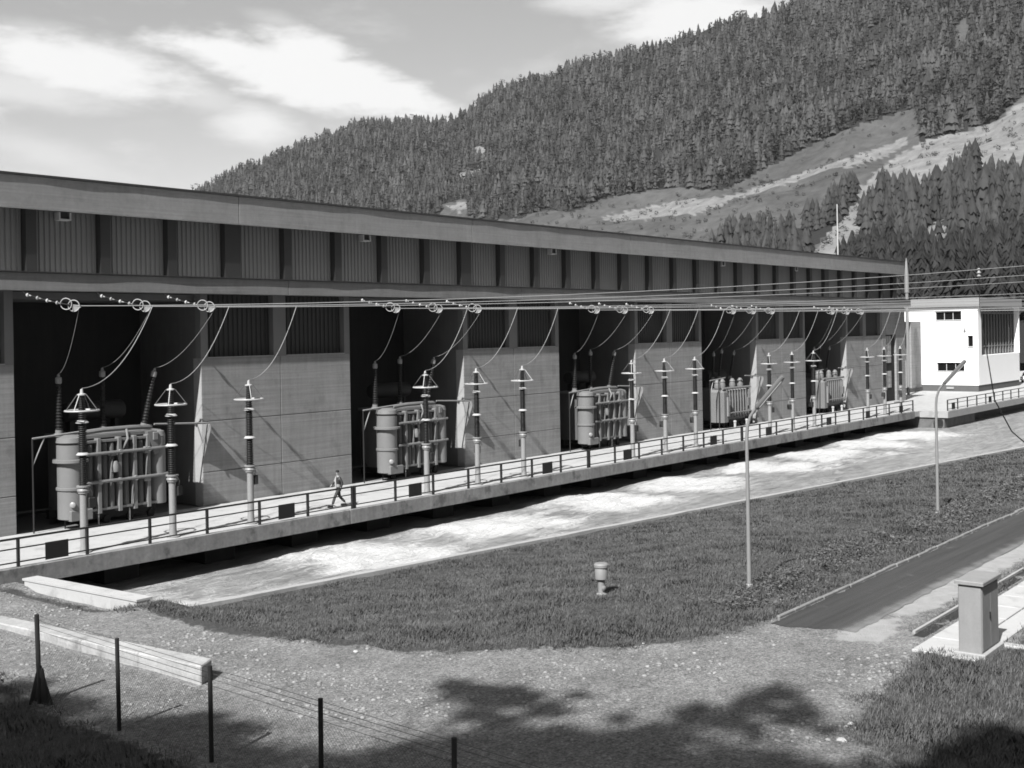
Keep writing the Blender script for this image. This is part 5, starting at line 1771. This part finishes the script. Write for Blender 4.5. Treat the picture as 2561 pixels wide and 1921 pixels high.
# ------------------------------------------------------------------ turf, stones, shade trees
def build_grass():
    g = np.random.default_rng(5)
    V, F, T = [], [], []

    def blade(x, y, z, h, wd, lean, a, tone):
        b0 = len(V)
        ca, sa = math.cos(a), math.sin(a)
        lx, ly = lean * math.cos(a + 1.3), lean * math.sin(a + 1.3)
        V.extend([(x - ca * wd, y - sa * wd, z - 0.02), (x + ca * wd, y + sa * wd, z - 0.02), (x + lx, y + ly, z + h)])
        F.append((b0, b0 + 1, b0 + 2))
        T.extend([tone] * 3)
    areas = [(21.0, 62, 15.2, 35, 56000, 0), (62, 96, 17, 31, 11000, 0), (19.8, 22, 30, 40, 700, 1), (19, 37, 3.0, 13.5, 13000, 2), (2, 16.5, 12, 31, 9000, 3), (31, 60, 11, 11.8, 900, 4)]
    for x0, x1, y0, y1, n, pi_ in areas:
        for _ in range(n):
            x, y = g.uniform(x0, x1), g.uniform(y0, y1)
            if pi_ == 0 and y > bank_y(x) - 0.34 - 0.2 * noise.noise((x * 0.9, 1, 0)):
                continue
            e = poly_dist(x, y, GRASS_POLYS[pi_]) + 0.5 * noise.noise((x * 1.3, y * 1.3, 3))
            if e < 0:
                continue
            patch = fbm(x, y, 0.55, 3, 12.0)
            fine = fbm(x, y, 2.0, 2, 3.0)
            z = ground_z(x, y)
            weed = patch + 1.1 * fine > 0.26
            edge = 0.5 if (pi_ == 0 and (bank_y(x) - y) < 0.8) else 0
            nb = 8 if pi_ in (2, 3) else 9
            hh = (0.03 if pi_ == 1 else 0.045) + 0.075 * max(0, 0.5 + patch) + (0.035 if pi_ in (2, 3) else 0)
            far = 1.0 + max(0, x - 40) / 35
            for _b in range(nb):
                ax, ay = g.normal(0, 0.13), g.normal(0, 0.13)
                h = hh * g.uniform(0.6, 1.35) * (1.3 if edge and g.random() < 0.3 else 1)
                if weed:
                    blade(x + ax, y + ay, z, h * 1.0, 0.017 * far, g.uniform(0.08, 0.2), g.uniform(0, 6.28), 0.1 + 0.3 * g.random())
                else:
                    if x + ax > 21.4 and pi_ == 1:
                        continue
                    blade(x + ax, y + ay, z, h, 0.0085 * far, g.uniform(0.03, 0.12), g.uniform(0, 6.28), 0.42 + 0.45 * g.random() + 0.5 * fine + 0.35 * patch)
    m = bpy.data.materials.new('meadow_grass')
    m.use_nodes = True
    w = NT(m.node_tree)
    bs = w.n['Principled BSDF']
    t = w.new('ShaderNodeAttribute', attribute_name='tone').outputs['Fac']
    P = w.new('ShaderNodeNewGeometry').outputs['Position']
    f = w.m('MULTIPLY_ADD', t, 0.085, 0.04)
    f = w.m('MULTIPLY', f, w.m('MULTIPLY_ADD', w.m('SUBTRACT', w.noise(P, 0.9, 5.0, 0.7), 0.5), 1.3, 1.0), clamp=True)
    w.l.new(w.grey(f), bs.inputs['Base Color'])
    bs.inputs['Roughness'].default_value = 0.7
    bs.inputs['Specular IOR Level'].default_value = 0.2
    mesh_np('meadow_grass', V, F, m, {'tone': T}, kind='stuff')
    # leafy weeds along the hollow beside the road
    V.clear(), F.clear(), T.clear()
    for _ in range(9000):
        x = g.uniform(30.8, 66)
        yc = 16.9 + 0.25 * math.sin(x * 0.35)
        y = yc + g.normal(0, 0.55)
        if y < 15.35 or noise.noise((x * 0.6, y * 0.6, 9)) < -0.15:
            continue
        z = ground_z(x, y)
        sz = g.uniform(0.025, 0.06) * (1 + (x - 30) / 60)
        for _b in range(5):
            px, py, pz = x + g.normal(0, 0.12), y + g.normal(0, 0.12), z + abs(g.normal(0.08, 0.08))
            b0 = len(V)
            q = g.normal(size=(3, 3)) * sz
            for k in range(3):
                V.append((px + q[k][0] * 0.6, py + q[k][1] * 0.6, pz + abs(q[k][2]) * 0.7))
            F.append((b0, b0 + 1, b0 + 2))
            T.extend([0.15 + 0.75 * g.random()] * 3)
    mesh_np('leafy_weeds', V, F, m, {'tone': T}, kind='stuff')


build_grass()


def stone_mesh(seed, n1=6):
    g = np.random.default_rng(seed)
    b = MB()
    prof = [(0.35, -0.3), (0.95, -0.05), (0.9, 0.25), (0.45, 0.55)]
    b.lathe(prof, n1)
    b.v = [(x * g.uniform(0.75, 1.25), y * g.uniform(0.7, 1.2), z * g.uniform(0.8, 1.2)) for x, y, z in b.v]
    return b


def build_stones():
    g = np.random.default_rng(21)
    V, F = [], []
    protos = [stone_mesh(i) for i in range(5)]
    tri = []
    for p in protos:
        t = []
        for f in p.f:
            for k in range(1, len(f) - 1):
                t.append((f[0], f[k], f[k + 1]))
        tri.append(t)
    n = 0
    while n < 5200:
        x, y = g.uniform(10, 31), g.uniform(5, 40)
        s_ = x * 0.78 + y * 0.62
        if s_ < 20:
            continue
        if max(poly_dist(x, y, p) for p in GRASS_POLYS) > 0.15 or (17.0 < x < 17.8 and 23.2 < y < 31.2) or y < 14.9 and x > 29.3 or x > 21.4 and y > 32:
            continue
        row = noise.noise((x * 0.5, y * 0.5, 6))
        if g.random() > 0.3 + 1.6 * row:
            continue
        s = 0.012 + 0.06 * g.random() ** 3.5
        z = ground_z(x, y)
        k = int(g.integers(0, 5))
        a = g.uniform(0, 6.28)
        ca, sa = math.cos(a), math.sin(a)
        b0 = len(V)
        for vx, vy, vz in protos[k].v:
            V.append((x + (vx * ca - vy * sa) * s, y + (vx * sa + vy * ca) * s, z + vz * s * 0.9))
        F.extend([(i + b0, j + b0, l + b0) for i, j, l in tri[k]])
        n += 1
    mesh_np('gravel_stones', V, F, M_STONE, kind='stuff')
    M_PALESTONE = mat('white_stone', 0.6, var=0.15, scale=8)
    big = [((768, 1408), .13, 'single white stone at the edge of the grass above the gravel bend'), ((1500, 1410), .09, 'pale stone at the middle of the grass edge'),
           ((1995, 1478), .10, 'pale rounded stone at the left tip of the near right grass'), ((1838, 1565), .13, 'pale stone beside the left edge of the near right grass'),
           ((1818, 1600), .17, 'largest pale stone, low beside the near right grass'), ((660, 1660), .12, 'pale stone at the bottom edge left of a fence post'),
           ((555, 1500), .07, 'small dark edged stone right of the guard wall end'), ((1390, 1392), .07, 'small pale stone on the gravel just below the grass')]
    for q, ((xd, yd), s, lab) in enumerate(big):
        x, y = gp(xd, yd)
        b = stone_mesh(60 + q, 8)
        b.v = [(vx * s * 0.62, vy * s * 0.62, vz * s * 0.5) for vx, vy, vz in b.v]
        o = b.build('stone', M_PALESTONE if q != 6 else M_STONE)
        o.location = (x, y, ground_z(x, y))
        tag(o, lab, 'stone', 'larger stones on the gravel')


build_stones()


def leafy_tree(name, base, blobs, label, leaves, seed):
    """tall tree beside the camera: trunk, a limb to every clump of foliage, loose leaf clumps"""
    g = np.random.default_rng(seed)
    bx, by = base
    bz = ground_z(bx, by)
    t = thing(name, label, 'tree', (bx, by, bz))
    h = max(b[2] for b in blobs) - bz
    tr = MB().tube([(0, 0, -0.4), (0.1, 0.1, h * 0.3), (-0.1, 0.2, h * 0.65), (0.1, 0.1, h * 0.98)], [0.42, 0.34, 0.2, 0.05], 10)
    trunk = tr.build('trunk', M_BARK, t, True)
    V, F = [], []
    for (x, y, z, r, rz) in blobs:
        c = Vector((x - bx, y - by, z - bz))
        s = Vector((0, 0.1, max(2.0, min(h * 0.9, c.z - 0.5 * math.hypot(c.x, c.y) - 1))))
        MB().tube([s, s.lerp(c, 0.5) + Vector((0, 0, 0.4)), c], [0.12, 0.08, 0.03], 6).build('limb', M_BARK, trunk, True)
        for _ in range(int(leaves * r * r)):
            d = g.normal(size=3)
            d /= np.linalg.norm(d)
            q = g.random() ** 0.45
            if noise.noise(Vector((d[0] * q * r, d[1] * q * r, d[2] * q * r)) * 1.5 + c) < 0.03:
                continue
            wob = 1 + 0.5 * noise.noise(Vector(d) * 1.7 + c)
            p = (c.x + d[0] * r * q * wob, c.y + d[1] * r * q * wob, c.z + d[2] * rz * q * wob)
            sz = g.uniform(0.12, 0.3)
            a = g.normal(size=(3, 3)) * sz
            b0 = len(V)
            for k in range(3):
                V.append((p[0] + a[k][0], p[1] + a[k][1], p[2] + a[k][2]))
            F.append((b0, b0 + 1, b0 + 2))
    mesh_np('crown', V, F, M_FIR, {'tone': g.random(len(V))}, kind=None, parent=t)


def shade_blob(xd, yd, h, r, rz=None):
    """where a clump of foliage hangs, h above the ground, to shade a spot on the gravel"""
    x, y = gp(xd, yd)
    k = h / -SUN.z
    return (x - SUN.x * k, y - SUN.y * k, h, r, rz or r * 0.6)


blobs = [shade_blob(*p) for p in [(975, 1488, 40, .5), (1050, 1500, 40, .6), (1120, 1508, 40, .5), (1190, 1535, 40, .4), (990, 1550, 41, .4), (1090, 1560, 41, .5), (1180, 1590, 41, .7), (1280, 1600, 42, .7), (990, 1620, 42, .8), (1100, 1630, 42, .9),
                                  (1220, 1645, 43, 1.0), (1360, 1620, 43, .8), (1420, 1580, 42, .5), (1490, 1540, 40, .45), (1550, 1560, 41, .7), (1470, 1600, 41, .6), (1620, 1530, 40, .6), (1690, 1495, 39, .55), (1715, 1540, 40, .5), (1650, 1580, 41, .5), (1780, 1575, 41, .4),
                                  (1470, 1655, 44, 1.0), (1600, 1675, 45, 1.1), (1730, 1665, 44, .8), (860, 1640, 43, .8), (930, 1680, 44, 1.1), (1100, 1700, 45, 1.5), (1300, 1710, 46, 1.6), (760, 1660, 43, .6), (780, 1700, 45, 1.2), (1850, 1655, 44, .5), (1330, 1550, 40, .25), (1245, 1500, 39, .2), (1840, 1600, 42, .3)]]
leafy_tree('shade_tree', (-27.0, 6.0), blobs, 'tall leafy tree on the slope, casting broken shade on the gravel', 620, 3)
blobs = [shade_blob(*p) for p in [(330, 1570, 39, .6), (410, 1560, 39, .7), (480, 1590, 40, .8), (380, 1620, 41, 1.0), (530, 1640, 42, .8), (60, 1540, 37, 1.1), (20, 1490, 36, .7), (120, 1570, 38, 1.0), (200, 1620, 40, 1.1), (60, 1630, 39, 1.8), (260, 1660, 42, 1.3), (450, 1690, 44, 1.4), (650, 1700, 45, 1.3)]]
leafy_tree('shade_tree', (-29.0, 16.0), blobs, 'tall leafy tree farther left on the slope, shading the corner of the fence', 680, 4)
blobs = [shade_blob(*p) for p in [(2110, 1635, 35, .7), (2180, 1615, 35, .8), (2160, 1680, 37, 1.1), (2010, 1690, 37, .9), (2240, 1650, 36, 1.0)]]
leafy_tree('shade_tree', (-9.0, -3.5), blobs, 'leafy tree right beside the viewpoint, shading the near right grass', 620, 5)

def slope_forest():
    """the wooded valley side that the picture was taken from; it rises behind the viewpoint"""
    g = np.random.default_rng(77)
    P = []
    for _ in range(9000):
        x, y = g.uniform(-130, 70), g.uniform(-130, 60)
        s_ = x * 0.78 + y * 0.62
        z = ground_z(x, y)
        h = g.uniform(12, 22)
        if s_ > -5 or x + 0.95 * (z + h) > 6 or abs(x * 0.62 - y * 0.78) > 110:
            continue
        P.append((x, y, z - 0.5, h, g.uniform(1.0, 1.4), g.uniform(0, 6.28), int(g.integers(0, 4)), g.random()))
        if len(P) > 900:
            break
    scatter_mesh('slope_forest', [conifer_np(1.0, 0.19, 7, 7, 400 + i, 2.0, 0.3) for i in range(4)], np.array(P), M_FIR)


slope_forest()

# ------------------------------------------------------------------ the air of the valley
hz = MB().box(-420, 4300, -420, 4300, -400, 1700).build('haze', None or bpy.data.materials.new('valley_haze'), None)
hz['kind'] = 'stuff'
hm = hz.data.materials[0]
hm.use_nodes = True
hw = NT(hm.node_tree)
hw.n.clear()
ho = hw.new('ShaderNodeOutputMaterial')
hv = hw.new('ShaderNodeVolumePrincipled', {'Density': HAZE, 'Anisotropy': 0.3})
hv.inputs['Color'].default_value = (0.92, 0.92, 0.92, 1)
hw.l.new(hv.outputs[0], ho.inputs['Volume'])
